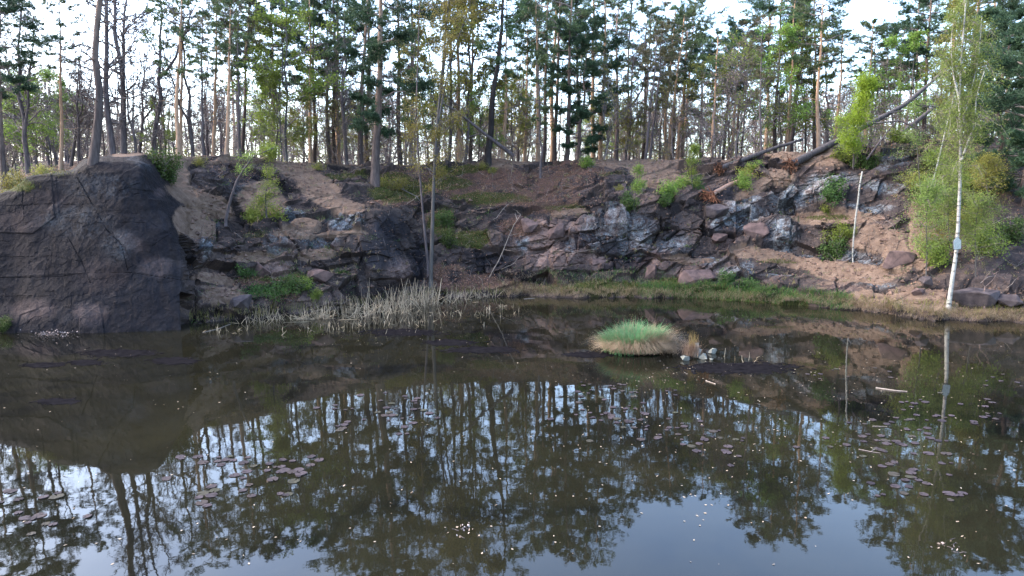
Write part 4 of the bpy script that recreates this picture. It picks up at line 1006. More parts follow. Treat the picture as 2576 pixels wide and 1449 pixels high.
BB = {k: bush(400 + i, h, w, n, l, leaf, m_) for i, (k, h, w, n, l, leaf, m_) in enumerate([('dark', .9, .55, 18, 90, .075, M_BUSH), ('lime', .9, .6, 18, 90, .07, M_LEAF), ('low', .45, .7, 20, 70, .07, M_BUSH), ('olive', .7, .6, 18, 70, .06, M_OLIV)])}
BUSH = [(402, 432, 'dark', 1.5, 'dense green bush hanging over the top corner of the rock face'), (420, 447, 'dark', 1.0, 'darker bush just below the one at the rock face corner'), (505, 408, 'olive', .8, 'yellow green bush on the sandy brow beside the path'), (676, 556, 'lime', 1.5, 'bright green bush at the foot of the whitish sapling'), (640, 545, 'lime', 1.0, 'small green bush just left of the whitish sapling'),
        (1680, 498, 'lime', 1.25, 'bright green bush on the ledge left of the pale root plate'), (1664, 516, 'dark', .9, 'dark green bush trailing down under the bright one on the ledge'), (1722, 478, 'lime', 1.2, 'fresh green bush at the foot of the light sapling'), (1756, 476, 'dark', 1.2, 'darker bush beside the light sapling above the root plate'), (1745, 425, 'olive', 1.2, 'yellowish bush at the crest by the upper fallen trunk'),
        (1885, 448, 'olive', 1.5, 'yellow green bush leaning from the upper fallen trunk'), (1870, 470, 'lime', 1.2, 'green bush covering the end of the pale fallen stem'), (1905, 430, 'lime', 1.0, 'small bush between the two dark fallen trunks'), (1572, 532, 'dark', 1.2, 'dark blue green bush on the middle ledges'), (1605, 470, 'lime', .8, 'small green bush below the pale crest'),
        (2098, 510, 'dark', 1.5, 'dense green bush on the upper ledge left of the white snag'), (2076, 536, 'lime', .8, 'small bush left of the dense ledge bush'), (2108, 606, 'lime', 1.3, 'green bush at mid height left of the white snag'), (2100, 640, 'dark', 1.4, 'tall green bush at the foot of the white snag'), (2136, 588, 'lime', .7, 'small green tuft beside the white snag'), (2150, 392, 'dark', 1.5, 'wide green bush under the lime young beech'), (2115, 388, 'lime', 1.1, 'green bush left below the lime young beech'), (2200, 398, 'dark', 1.3, 'dark bush in the shade right of the lime beech'),
        (2250, 330, 'lime', 1.5, 'leafy green bush behind the long fallen trunk'), (2360, 660, 'lime', 1.5, 'light green bush left of the birch plate'), (2345, 620, 'olive', 1.4, 'olive bush higher up left of the birch'), (2470, 625, 'lime', 1.6, 'broad green bush right of the birch plate'), (2430, 560, 'olive', 1.5, 'olive bush above and behind the birch plate'), (2380, 520, 'dark', 1.4, 'dark bush on the hillside left of the birch'), (2300, 470, 'olive', 1.4, 'olive bush on the brown hillside by the crooked birch'), (2420, 470, 'lime', 1.4, 'bush on the hillside behind the birch fork'),
        (2340, 420, 'lime', 1.4, 'green bush high on the hillside beside the crooked birch'), (2500, 470, 'dark', 1.5, 'dark bush high on the shady hillside'), (2545, 600, 'dark', 1.4, 'dark bush low on the shady hillside'), (975, 470, 'olive', 1.3, 'yellow green bush at the foot of the layered pine'), (1010, 470, 'olive', 1.2, 'olive bush just right of the layered pine foot'), (1105, 440, 'olive', 1.1, 'low yellowish bush beside the grey alder'), (1215, 425, 'olive', .9, 'small yellow bush at the foot of the ivy-clad pine'), (1240, 432, 'olive', .7, 'second small yellow bush right of the ivy-clad pine foot'), (800, 425, 'olive', .9, 'small olive bush on the sandy brow'),
        (690, 730, 'low', 1.2, 'bramble patch above the reeds'), (640, 735, 'low', 1.0, 'low green brambles at the left end of the reeds'), (735, 725, 'low', 1.2, 'brambles under the tilted pale slab'), (775, 720, 'lime', .9, 'bright green plant above the reed clump'), (795, 745, 'lime', .6, 'small bright plant just behind the reeds'), (860, 690, 'low', .8, 'green patch on the rock above the reeds'), (620, 690, 'low', .9, 'thin green patch on the litter slope'), (8, 825, 'dark', .7, 'dark green tuft at the water by the rock face'), (1120, 560, 'dark', 1.1, 'dull green bush in the gully'), (1130, 620, 'dark', 1.2, 'mossy looking bush low in the gully'),
        (1825, 715, 'dark', 1.0, 'dark green plants at the foot of the ledges'), (1880, 725, 'dark', 1.0, 'deep green plants under the whitish rock'), (1775, 725, 'low', 1.1, 'low greenery beside the grey boulder'), (1700, 728, 'low', 1.0, 'low green plants on the grassy bank'), (1920, 745, 'low', 1.0, 'green plants along the foot of the flat slab'), (40, 470, 'olive', 1.2, 'olive bush on the mossy end of the rock face'), (110, 438, 'olive', .9, 'small bush on the top edge of the rock face'), (1475, 420, 'lime', 1.1, 'green bush below the young bushy pine'), (1560, 480, 'olive', .6, 'small yellowish tuft on the brown slope')]
for i, (u, v, k, s, lab) in enumerate(BUSH):
    p, n = bank_uv(u, v)
    p = p - np.array([0, 0, .1])
    stand(BB[k], 'bush', lab, 'bush', p, (n[0] * .6, n[1] * .6 - .1, 1), i * 1.7, s * .95, 'bushes on the bank', ('stems', 'foliage'))

# ------------------------------------------------------------------ fallen trunks
def log(name, label, pts, Ya, Yb, r0, r1, mt, roots=0, rc=None, seed=1, limbs=(), n=14, rl=.5):
    g = np.random.default_rng(seed)
    ax = path3(pts, Ya, Yb, n)
    foot = ax[0]
    t = thing(name, label, 'fallen tree', foot)
    mb = MB(); w = ax - foot; w = w + .02 * g.normal(size=w.shape) * np.linspace(0, 1, n)[:, None]
    mb.tube(w, np.linspace(r0, r1, n) * (1 + .06 * g.normal(size=n)), 12)
    for k in range(9):
        i = int(g.integers(2, n - 1)); s = perp(unit(ax[i] - ax[i - 1]), g); rr = r0 + (r1 - r0) * i / n
        mb.tube([w[i] + s * rr * .5, w[i] + s * (rr + g.uniform(.06, .4))], [rr * .28, rr * .10], 5)
    put('trunk', mb.mesh('trunk', mt, True), t)
    if roots:
        rb = MB(); d = -unit(ax[1] - ax[0])
        for k in range(roots):
            s = unit(d * g.uniform(.1, .8) + 1.0 * perp(d, g)); l = rl * g.uniform(.5, 1.3)
            q = wander(-d * .15, s * l, 6, .10 * l, g); rb.tube(q, np.linspace(.07, .012, 6) * (r0 / .18), 5)
            for h in range(3):
                i = int(g.integers(2, 5)); rb.tube(wander(q[i], q[i] + unit(s + g.normal(size=3)) * l * .5, 4, .03, g), [.025, .018, .012, .006], 4)
        C = d * .02 + perp(d, g) * 0 + g.normal(size=(160, 3)) * r0 * .8
        leaf_quads(rb, C, .14, g, 0, 0, .8)
        put('root_plate', rb.mesh('root_plate', rc), t)
    for (lp, ya, yb, ra, rb_) in limbs:
        lb = MB(); q = path3(lp, ya, yb, 9) - foot
        lb.tube(q, np.linspace(ra, rb_, 9), 6)
        for h in range(6):
            i = int(g.integers(3, 9)); lb.tube(wander(q[i], q[i] + unit(g.normal(size=3) + np.array([.5, 0, .2])) * g.uniform(.3, .9), 4, .04, g), [.014, .01, .007, .004], 3)
        put('limb', lb.mesh('limb', mt, True), t)
    return t
M_ROOT = simple('soil_caked_roots', (0.0315, 0.0168, 0.0119), (0.14, 0.07, 0.0455), 9, .95, .6)
M_LOG = bark('fallen_pine_bark', (0.067, 0.0587, 0.0587), (0.0829, 0.0765, 0.0765), 1, 6)
M_LOGP = bark('pale_fallen_wood', (0.273, 0.1694, 0.126), (0.3094, 0.2079, 0.154), 1, 4, .7)
p1 = bank_uv(1818, 424)[0]; p2 = bank_uv(1996, 414)[0]; p3 = bank_uv(1786, 500)[0]
log('fallen_trunk', 'upper fallen trunk, shorter, lying on the crest with torn roots', [(1812, 424), (1880, 398), (1950, 372), (2018, 351)], p1[1] - .3, p1[1] + .8, .185, .085, M_LOG, 14, M_ROOT, 2, n=12)
log('fallen_trunk', 'long grey fallen pine leaning up from the crest into the trees', [(1993, 413), (2040, 388), (2100, 358), (2190, 311), (2280, 262), (2340, 210), (2392, 164)], p2[1] - .4, p2[1] + 2.5, .26, .085, M_LOG, 14, M_ROOT, 3,
    (([(2190, 311), (2225, 308), (2265, 304), (2310, 325), (2370, 366)], p2[1] + .6, p2[1] - .8, .075, .03), ([(2235, 285), (2300, 275), (2350, 262)], p2[1] + 1.2, p2[1] + .4, .05, .015), ([(2240, 285), (2285, 263), (2345, 268), (2390, 276)], p2[1] + 1.3, p2[1] + 2.2, .05, .015), ([(2290, 255), (2330, 240), (2400, 225)], p2[1] + 1.6, p2[1] + .4, .035, .012)), 18, .6)
log('fallen_trunk', 'pale barkless fallen stem with a rusty root plate on the ledge', [(1788, 494), (1802, 482), (1830, 467), (1862, 452), (1900, 436)], p3[1] - .45, p3[1] + .9, .155, .10, M_LOGP, 26, simple('rusty_roots', (0.0683, 0.027, 0.0154), (0.273, 0.1232, 0.0735), 8, .95, .6), 4, rl=.62)
log('fallen_trunk', 'dark broken trunk leaning beside the ivy-clad pine', [(1292, 392), (1250, 360), (1205, 325), (1150, 280), (1110, 258)], 50.6, 48.5, .16, .05, M_DARK, 0, None, 5)
log('fallen_trunk', 'dark short trunk propped on the hillside behind the long fallen pine', [(2228, 372), (2252, 346), (2290, 318), (2350, 270)], 45.5, 47, .2, .12, M_LOG, 0, None, 6)
log('fallen_trunk', 'thin dark stem leaning under the long fallen pine', [(2180, 402), (2210, 360), (2250, 310)], 42.5, 43.5, .07, .03, M_DARK, 0, None, 7)
for k, (pts, lab, r) in enumerate([([(1228, 700), (1258, 650), (1290, 570), (1310, 540)], 'thin pale dead branch slanting over the brown leaves', .035), ([(1258, 678), (1290, 665), (1310, 640)], 'forked dry twig low on the brown leaves', .018), ([(1240, 560), (1270, 520), (1296, 500)], 'fine dead twig slanting on the brown slope', .014), ([(1935, 412), (1928, 450), (1920, 470), (1922, 500)], 'grey dead branch hanging from the crest over the ledges', .022), ([(500, 600), (540, 640), (544, 665)], 'pale dry twig on the litter slope above the reeds', .016), ([(1060, 500), (1020, 480), (985, 462)], 'dark dead branch across the gully head', .03), ([(1110, 462), (1090, 476), (1060, 480)], 'broken grey branch beside the alder', .03), ([(1180, 640), (1200, 660), (1230, 668)], 'small dead twig under the overhang', .012), ([(2440, 660), (2490, 640), (2550, 620)], 'bare brown branch on the shady bank', .02), ([(2470, 700), (2520, 690), (2576, 660)], 'longer bare branch low on the shady bank', .02), ([(2500, 560), (2540, 545), (2590, 560)], 'dry twig high on the shady bank', .018), ([(2225, 498), (2270, 510), (2288, 514)], 'pale stick lying on the upper rocks', .02)]):
    g = np.random.default_rng(90 + k); mb = MB()
    pp = np.array([bank_uv(*pts[0])[0]] + [bank_uv(u, v)[0] * 1.0 for u, v in pts[1:]])
    ya = pp[0][1]
    q = path3(pts, ya - .15, ya + (.3 if k else -.3), 8); q[0] = pp[0] - [0, 0, .05]
    mb.tube(wander(q[0], q[-1], 8, .0, g) * 0 + q, np.linspace(r, r * .3, 8), 5)
    for h in range(6):
        i = int(g.integers(3, 8)); d = unit(q[-1] - q[0]); mb.tube(wander(q[i], q[i] + unit(d + .9 * g.normal(size=3)) * r * 26 * g.uniform(.4, 1), 4, .03, g), [r * .4, r * .35, r * .25, r * .15], 3)
    tag(put('dead_branch', mb.mesh('dead_branch', [M_DEADW if 'pale' in lab or 'grey' in lab or 'twig' in lab else M_TWIG])), lab, 'branch', 'dead branches on the bank')
# little forked tree on the shore
g = np.random.default_rng(46); mb = MB()
b0 = bank_uv(2477, 776)[0]
s = np.concatenate([[b0 - [0, 0, .2]], path3([(2477, 755), (2476, 735), (2478, 722)], b0[1])]); mb.tube(s, [.04, .035, .03, .026], 6)
for pts in ([(2478, 722), (2470, 712), (2484, 690), (2500, 676)], [(2478, 722), (2492, 710), (2504, 696), (2508, 684)], [(2484, 690), (2478, 676)], [(2500, 690), (2512, 682)]):
    q = path3(pts, b0[1], b0[1] - .2, 6); mb.tube(q, np.linspace(.02, .005, 6), 5)
own_tree('bare_shrub', 'small forked bare shrub in front of the dark shore boulder', 'shrub', mb, None, [bark('pinkish_twigs', (0.14, 0.098, 0.084), (0.154, 0.112, 0.098), 0, 2)], None, ('stems', 'x'))

# ------------------------------------------------------------------ loose rocks
M_BOUL = simple('boulder_rock', (0.043, 0.0305, 0.0286), (0.121, 0.0795, 0.0715), 2.6, .85, .6)
M_BOULG = simple('grey_boulder_rock', (0.0255, 0.0213, 0.024), (0.0838, 0.0668, 0.0658), 2.2, .85, .6)
M_STONE = simple('pale_stone', (0.0756, 0.0756, 0.0653), (0.1512, 0.1512, 0.1346), 5, .85, .4)
def boulder(label, u, v, w, d, h, mt, seed, name='boulder', rz=0, tiltx=0, Y=None, group=None, sink=.25, p=None):
    g = np.random.default_rng(seed)
    bm = __import__('bmesh').new()
    import bmesh
    pts = unit(g.normal(size=(15, 3))) * g.uniform(.8, 1.1, (15, 1))
    pts[:, 2] = np.clip(pts[:, 2], -.7, .62)
    for q in pts * np.array([w / 2, d / 2, h / 1.3]):
        bm.verts.new(q)
    r = bmesh.ops.convex_hull(bm, input=bm.verts)
    for e_ in [x for x in bm.verts if not x.link_faces]:
        bm.verts.remove(e_)
    bmesh.ops.bevel(bm, geom=bm.edges[:], offset=min(w, d, h) * .025, segments=2, affect='EDGES', profile=.6)
    bmesh.ops.triangulate(bm, faces=bm.faces[:])
    bmesh.ops.subdivide_edges(bm, edges=bm.edges[:], cuts=1, use_grid_fill=True)
    co = np.array([x.co for x in bm.verts])
    dn = fbm(co * 3.1 / max(w, .5) * 1.5 + seed, 4, seed) * min(w, d, h) * .09
    for x, k in zip(bm.verts, dn):
        x.co *= 1 + k / max(x.co.length, .05)
    me = bpy.data.meshes.new(name); bm.to_mesh(me); bm.free(); me.materials.append(mt)
    if p is None:
        p = bank_uv(u, v)[0] if Y is None else np.array(on_water(u, v))
    o = put(name, me, None, p + np.array([0, 0, h * (.5 - sink)]))
    o.rotation_euler = (tiltx, 0, rz)
    return tag(o, label, 'boulder' if name == 'boulder' else 'stone', group)
boulder('rounded pinkish grey boulder at the foot of the ledges, grass in front', 1752, 706, 2.5, 1.6, 1.15, M_BOUL, 3, rz=.1)
boulder('big dark slab boulder undercut on its right, behind the birch foot', 2450, 762, 2.7, 1.8, 1.25, M_BOULG, 14, rz=-.15, tiltx=.15)
boulder('dark flat boulder beside the big slab at the shady end', 2550, 758, 1.8, 1.4, .6, M_BOULG, 5, rz=.3)
boulder('pointed pale slab jutting over the reeds at the corner of the rock', 612, 782, 1.5, 1.2, .7, M_BOULG, 6, rz=.5, tiltx=.3)
boulder('tilted pinkish boulder above the brambles', 672, 690, 1.4, 1.0, .85, M_BOUL, 7, rz=.2)
boulder('slanting pale slab above the reeds, tipped to the right', 800, 700, 2.2, 1.0, .6, M_BOUL, 8, rz=-.5, tiltx=.2)
boulder('blocky rock at the foot of the whitish ledge', 1640, 690, 1.5, 1.0, .8, M_BOUL, 9, rz=.7)
boulder('squarish block sitting on the ledge under the pale root plate', 1800, 545, 1.9, 1.2, .9, M_BOULG, 10, rz=-.1)
boulder('wedge of broken rock with a pink face in mid cliff', 1810, 600, 1.4, .9, .9, M_BOUL, 12, rz=.5)
boulder('leaning slab of rock at the right of the pink wedge', 1900, 605, 1.5, .9, 1.2, M_BOUL, 15, rz=-.4, tiltx=.2)
boulder('dark overhanging block left of the sandy slope foot', 2262, 672, 2.0, 1.2, .9, M_BOUL, 16, rz=.2)
boulder('small grey rock wedged below the olive bushes', 2330, 715, .8, .6, .5, M_BOULG, 17)
boulder('brownish broken block beside the birch foot', 2310, 740, .7, .5, .4, M_BOUL, 18)
boulder('pink block in the middle of the broken wall', 1400, 590, 1.6, .9, 1.0, M_BOUL, 19, rz=.2)
boulder('squarish pinkish block at the left of the broken wall', 1330, 580, 1.2, .8, .9, M_BOUL, 20, rz=-.3)
boulder('lower pink block at the foot of the broken wall', 1500, 668, 1.5, .9, .7, M_BOUL, 21, rz=.3)

# ------------------------------------------------------------------ the grassy islet in the pond
IW = np.array(on_water(1600, 884))
gT = np.random.default_rng(60)
M_DRY = foliage('dry_straw', (0.1375, 0.095, 0.0602), (0.2292, 0.1637, 0.1089), (0.3284, 0.2488, 0.1719), .25, 3)
M_ISLE = foliage('lush_grass', (0.0475, 0.1288, 0.0522), (0.0902, 0.2072, 0.0902), (0.171, 0.2912, 0.133), .4, 5)
M_SEDGE = foliage('bank_grass', (0.0546, 0.0664, 0.0182), (0.1183, 0.1092, 0.0325), (0.2184, 0.156, 0.0585), .3, 2)
M_GRASS = foliage('green_bank_grass', (0.0172, 0.0569, 0.0114), (0.039, 0.0975, 0.02), (0.0702, 0.1381, 0.0358), .3, 2)
M_SOIL = simple('wet_soil', (.012, .010, .009), (.03, .025, .02), 8)
t = thing('grass_tussock', 'lush green grass islet with a drooping straw fringe in the open pond', 'grass islet', IW)
mb = MB()
a = np.linspace(0, 2 * math.pi, 25)[:-1]
wob = 1 + .07 * np.sin(2 * a + 1) + .05 * np.sin(5 * a)
rings = [np.stack([1.0 * k * wob * np.cos(a), .80 * k * wob * np.sin(a), 0 * a + z], 1) for k, z in ((.9, -.25), (.84, .02), (.7, .14), (.4, .22), (.02, .24))]
V = np.concatenate(rings); ii = np.arange(4)[:, None] * 24; jj = np.arange(24)[None]
mb.add(V, np.stack([ii + jj, ii + (jj + 1) % 24, ii + 24 + (jj + 1) % 24, ii + 24 + jj], -1).reshape(-1, 4))
put('soil', mb.mesh('soil', M_SOIL, True), t)
def disc(n, g, k0=0, k1=1):
    a = g.uniform(0, 6.283, n); r = np.sqrt(g.uniform(k0 ** 2, k1 ** 2, n))
    wb = 1 + .07 * np.sin(2 * a + 1) + .05 * np.sin(5 * a) + .04 * g.normal(size=n)
    return np.stack([1.0 * r * wb * np.cos(a), .78 * r * wb * np.sin(a), .26 - .24 * r ** 2], 1), np.stack([np.cos(a), np.sin(a), 0 * a], 1)
mb = MB(); C, D = disc(8500, gT, 0, .95); C[:, 0] -= .06
hh = .53
clump = (fbm(C * 3.2, 3, 5) + .15)
keep = gT.random(len(C)) < np.clip(.75 + clump, .25, 1); C, D, clump = C[keep], D[keep], clump[keep]
blades(mb, C, gT, hh * np.clip(1.15 + 1.1 * clump - .45 * np.abs(C[:, 0]) - .25 * np.maximum(-C[:, 1], 0), .5, 1.9), .011, .42, .35, 0, unit(D * .5 + .7 * gT.normal(size=D.shape) * np.array([1, 1, 0])))
C, D = disc(2600, gT, 0, 1); m_ = gT.random(2600) < np.clip(.22 + .95 * C[:, 0], .12, 1); blades(mb, C[m_], gT, .8, .009, .4, .5, 1, unit(D[m_] + .5 * gT.normal(size=D[m_].shape) * np.array([1, 1, 0])))
C = np.stack([gT.uniform(.75, 1.35, 500), gT.normal(size=500) * .22 - .05, .02 + 0 * np.arange(500)], 1)
blades(mb, C, gT, .42, .009, .6, .8, 1)
C, D = disc(60, gT, .2, .9); blades(mb, C, gT, 1.05, .007, .25, .15, 1)
C, D = disc(500, gT, .8, 1.1); q = C[:, 0] < -.2; blades(mb, C[q], gT, .45, .008, .5, .3, 0)
put('green_blades', mb.mesh('green_blades', [M_ISLE, M_DRY]), t)
mb = MB(); C, D = disc(4600, gT, .72, .98); C[:, 2] += .03; C += .05 * gT.normal(size=C.shape) * np.array([1, 1, .2])
blades(mb, C, gT, .52 * np.clip(1 + 1.2 * fbm(C * 3, 2, 9), .45, 1.6), .011, .28, .8, 0, unit(D + .35 * gT.normal(size=D.shape) * np.array([1, 1, 0])))
put('straw_fringe', mb.mesh('straw_fringe', [M_DRY]), t)
for k, (u, v, w, h, lab) in enumerate([(1792, 889, .34, .22, 'angular pale stone at the far right of the islet'), (1752, 897, .46, .34, 'largest pale stone heaped beside the grass islet'), (1727, 892, .30, .28, 'pale stone against the straw fringe'), (1770, 903, .40, .24, 'low pale stone at the water in front of the heap'), (1722, 906, .34, .2, 'half sunken stone under the straw fringe'), (1752, 878, .3, .28, 'stone at the back of the heap beside the islet'), (1789, 906, .2, .1, 'small flat stone right at the waterline of the heap')]):
    boulder(lab, u, v, w, w * .8, h, M_STONE, 30 + k, 'stone', k * .8, .1, 1, 'stones beside the grass islet', .2)
t2c = np.array(on_water(1738, 900))
t2 = thing('grass_tuft', 'small dry rust and straw tuft growing between the pale stones', 'grass tuft', t2c)
mb = MB(); C = gT.normal(size=(420, 3)) * np.array([.13, .10, .03]) + [0, 0, .1]; blades(mb, C, gT, .5, .006, .3, .35, 0)
C = gT.normal(size=(160, 3)) * np.array([.05, .06, .02]) + [.08, .1, .12]; blades(mb, C, gT, .68, .005, .12, .1, 1)
put('blades', mb.mesh('blades', [M_DRY, simple('rusty_grass', (.13, .09, .035), (.22, .16, .07), 4)]), t2)

# ------------------------------------------------------------------ reeds, shore grass, litter (nobody could count them)
def shore(n, u0, u1, z0, z1, g):
    out = []
    us_ = g.uniform(u0, u1, n)
    for u in us_:
        i = int(np.clip(np.searchsorted(U, u), 0, NUc - 1))
        z = Gd[i, :NU + 200, 2]; tz = g.uniform(z0, z1)
        j = int(np.argmax(z > tz)); p = Gd[i, j]
        out.append(p + np.array([g.normal() * .05, g.normal() * .05, -.02]))
    return np.array(out)
gS = np.random.default_rng(61)
mb = MB()
M_REED = simple('dead_reed', (0.1403, 0.108, 0.072), (0.306, 0.244, 0.1728), 1.5, .8, 0)
def reeds(clumps):
    for (u, v, n, su, h, ln) in clumps:
        c0 = np.array(on_water(u, v))
        for k in range(int(n * .68 + .5)):
            p = c0 + np.array([gS.normal() * su, gS.normal() * su * .5, -.05])
            l = h * gS.uniform(.45, 1.15); le = gS.normal(size=2) * ln * (1 if gS.random() < .75 else 2.5)
            e_ = p + np.array([le[0] * l, le[1] * l, l * max(.15, 1 - abs(le[0]) * .55)])
            r = gS.uniform(.007, .014)
            if gS.random() < .25:                               # snapped over
                mid = p + (e_ - p) * .6
                mb.tube([p, mid, mid + np.array([gS.normal() * .35 * l, gS.normal() * .2 * l, -.25 * l])], [r, r, r * .6], 3, 0, cap=False)
            else:
                mb.tube([p, (p + e_) / 2 + gS.normal(size=3) * .015, e_], [r, r, r * .45], 3, 0, cap=False)
reeds([(820, 800, 90, .30, .85, .42), (770, 803, 60, .30, .7, .5), (880, 790, 30, .3, 1.0, .2), (940, 786, 80, .5, .95, .3), (1000, 776, 90, .5, 1.25, .25), (1050, 768, 120, .5, 1.35, .28), (1080, 760, 60, .3, 1.1, .35), (920, 800, 40, .5, .7, .3), (980, 790, 60, .6, .8, .3), (690, 805, 46, .5, .6, .3), (640, 815, 24, .4, .5, .3), (650, 800, 26, .3, .8, .2), (1170, 752, 46, .5, .75, .35), (1210, 748, 40, .4, .7, .4), (1130, 762, 36, .4, .8, .3), (1260, 772, 24, .35, .35, .4), (1240, 780, 8, .2, .5, .3), (560, 835, 20, .5, .4, .6), (1085, 735, 8, .15, 1.5, .08), (925, 775, 8, .3, 1.5, .06), (1860, 905, 10, .5, .35, .25), (1000, 815, 60, 1.4, .35, .4), (850, 830, 40, 1.4, .3, .4), (1150, 790, 50, 1.2, .35, .4)])
tag(put('reeds', mb.mesh('reeds', M_REED)), kind='stuff', label='dead pale reeds and broken stalks standing in the shallow water')
mb = MB()
C = shore(7000, 1270, 2700, .0, .35, gS)
blades(mb, C, gS, .42, .007, .5, .8, 0, unit(np.stack([gS.normal(size=len(C)) * .6, -np.ones(len(C)), 0 * C[:, 0]], 1)))
C = shore(3600, 1280, 2700, .1, .6, gS); blades(mb, C, gS, .36, .008, .4, .5, 1)
C = shore(4200, 1600, 2140, .0, .6, gS); blades(mb, C, gS, .36, .009, .4, .4, 2)
C = shore(1500, 1350, 1700, .3, 1.3, gS); blades(mb, C, gS, .3, .008, .4, .5, 2)
C = shore(1500, 1250, 1650, .2, 1.2, gS); blades(mb, C, gS, .3, .007, .5, .7, 0)
C = shore(1100, 480, 1280, .0, .5, gS); blades(mb, C, gS, .3, .006, .5, .7, 0)
C = shore(900, 480, 1280, .0, .3, gS); blades(mb, C, gS, .45, .008, .3, .3, 1)
tag(put('grass', mb.mesh('grass', [M_DRY, M_SEDGE, M_GRASS])), kind='stuff', label='straw and green grass fringing the far shore')
# sparse tufts and litter over the bank
wm = np.clip(LITTER * 1.0 + MOSS * .25 + .05, 0, 1) * (1 - PL.ravel()) * (P0[:, 2] > .15) * (u1 > 480)
lid = gS.choice(len(wm), 24000, p=wm / wm.sum())
C = Gd.reshape(-1, 3)[lid] + Nd.reshape(-1, 3)[lid] * .02 + gS.normal(size=(24000, 3)) * .03
mb = MB(); leaf_quads(mb, C, .085, gS, 0, .55, .6)
wp = PL.ravel() * (v1 > 0) * (P0[:, 1] < 60); lid = gS.choice(len(wp), 5000, p=wp / wp.sum())
leaf_quads(mb, Gd.reshape(-1, 3)[lid] + [0, 0, .03], .09, gS, 0, .7, .6)
tag(put('fallen_leaves', mb.mesh('fallen_leaves', simple('beech_litter', (0.0512, 0.0243, 0.0153), (0.2632, 0.146, 0.101), 3.5, .85, 0))), kind='stuff', label='brown fallen leaves strewn over the slopes')
wm = np.clip(MOSS, 0, 1) * (1 - PL.ravel()) * (P0[:, 2] > .3); lid = gS.choice(len(wm), 6000, p=wm / wm.sum())
mb = MB(); blades(mb, Gd.reshape(-1, 3)[lid], gS, .16, .008, .5, .5, 0)
C = Gd.reshape(-1, 3)[gS.choice(len(wm), 5000, p=wm / wm.sum())] + gS.normal(size=(5000, 3)) * .05 + [0, 0, .08]; leaf_quads(mb, C, .06, gS, 1, .4)
tag(put('ground_cover', mb.mesh('ground_cover', [M_SEDGE, M_BUSH])), kind='stuff', label='moss, ivy and sparse grass in patches on the bank')
wm = np.clip(DIRT + .15 * LITTER + .1, 0, 1) * (1 - PL.ravel()) * (P0[:, 2] > .2) * (u1 > 480); lid = gS.choice(len(wm), 5000, p=wm / wm.sum())
mb = MB(); C = Gd.reshape(-1, 3)[lid]; s = gS.gamma(1.6, .028, 5000)[:, None]
oc = np.array([(1, 0, 0), (0, 1, 0), (-1, 0, 0), (0, -1, 0), (0, 0, .8), (0, 0, -.6)])
V = C[:, None] + oc[None] * s[:, None] * gS.uniform(.6, 1.3, (5000, 6, 1))
fc = np.array([(0, 1, 4), (1, 2, 4), (2, 3, 4), (3, 0, 4), (1, 0, 5), (2, 1, 5), (3, 2, 5), (0, 3, 5)])
mb.add(V.reshape(-1, 3), (np.arange(5000)[:, None, None] * 6 + fc[None]).reshape(-1, 3))
tag(put('rubble', mb.mesh('rubble', simple('rock_chips', (0.0412, 0.0284, 0.024), (0.1529, 0.0983, 0.0744), 3, .9, 0))), kind='stuff', label='small stones and rock chips on the slopes')

# fallen twigs and low brushwood on the slopes
wm = np.clip(.25 + LITTER + .5 * MOSS, 0, 1) * (1 - PL.ravel()) * (P0[:, 2] > .3) * (u1 > 470); lid = gS.choice(len(wm), 1500, p=wm / wm.sum())
mb = MB()
for k in lid:
    p = Gd.reshape(-1, 3)[k]; n_ = Nd.reshape(-1, 3)[k]
    d = unit(gS.normal(size=3) + .5 * n_ * abs(gS.normal())); l = gS.gamma(2, .22); r = gS.uniform(.004, .012)
    mb.tube(wander(p + n_ * .02, p + d * l + n_ * .05, 4, .05 * l, gS), [r, r * .8, r * .6, r * .3], 3, int(gS.random() < .35), cap=False)
tag(put('fallen_twigs', mb.mesh('fallen_twigs', [M_TWIG, M_DEADW])), kind='stuff', label='fallen twigs and sprigs of dead brush on the slopes')
wm = np.clip(1 - .5 * DIRT, 0, 1) * (1 - PL.ravel()) * (P0[:, 2] > .3) * (u1 > 470) * (Nd[..., 2].ravel() > .6); lid = gS.choice(len(wm), 420, p=wm / wm.sum())
C = np.repeat(Gd.reshape(-1, 3)[lid], 16, 0) + gS.normal(size=(420 * 16, 3)) * .05
mb = MB(); q = gS.random(len(C)) < .5; blades(mb, C[q], gS, .26, .008, .5, .6, 0); blades(mb, C[~q], gS, .22, .008, .5, .5, 1)
lid = gS.choice(len(wm), 300, p=wm / wm.sum()); C = np.repeat(Gd.reshape(-1, 3)[lid], 30, 0) + gS.normal(size=(9000, 3)) * np.array([.16, .16, .08]) + [0, 0, .1]
leaf_quads(mb, C, .055, gS, 2, .3)
tag(put('tufts_of_grass', mb.mesh('tufts_of_grass', [M_DRY, M_SEDGE, M_BUSH])), kind='stuff', label='scattered tufts of dry grass and small seedlings on the slopes')

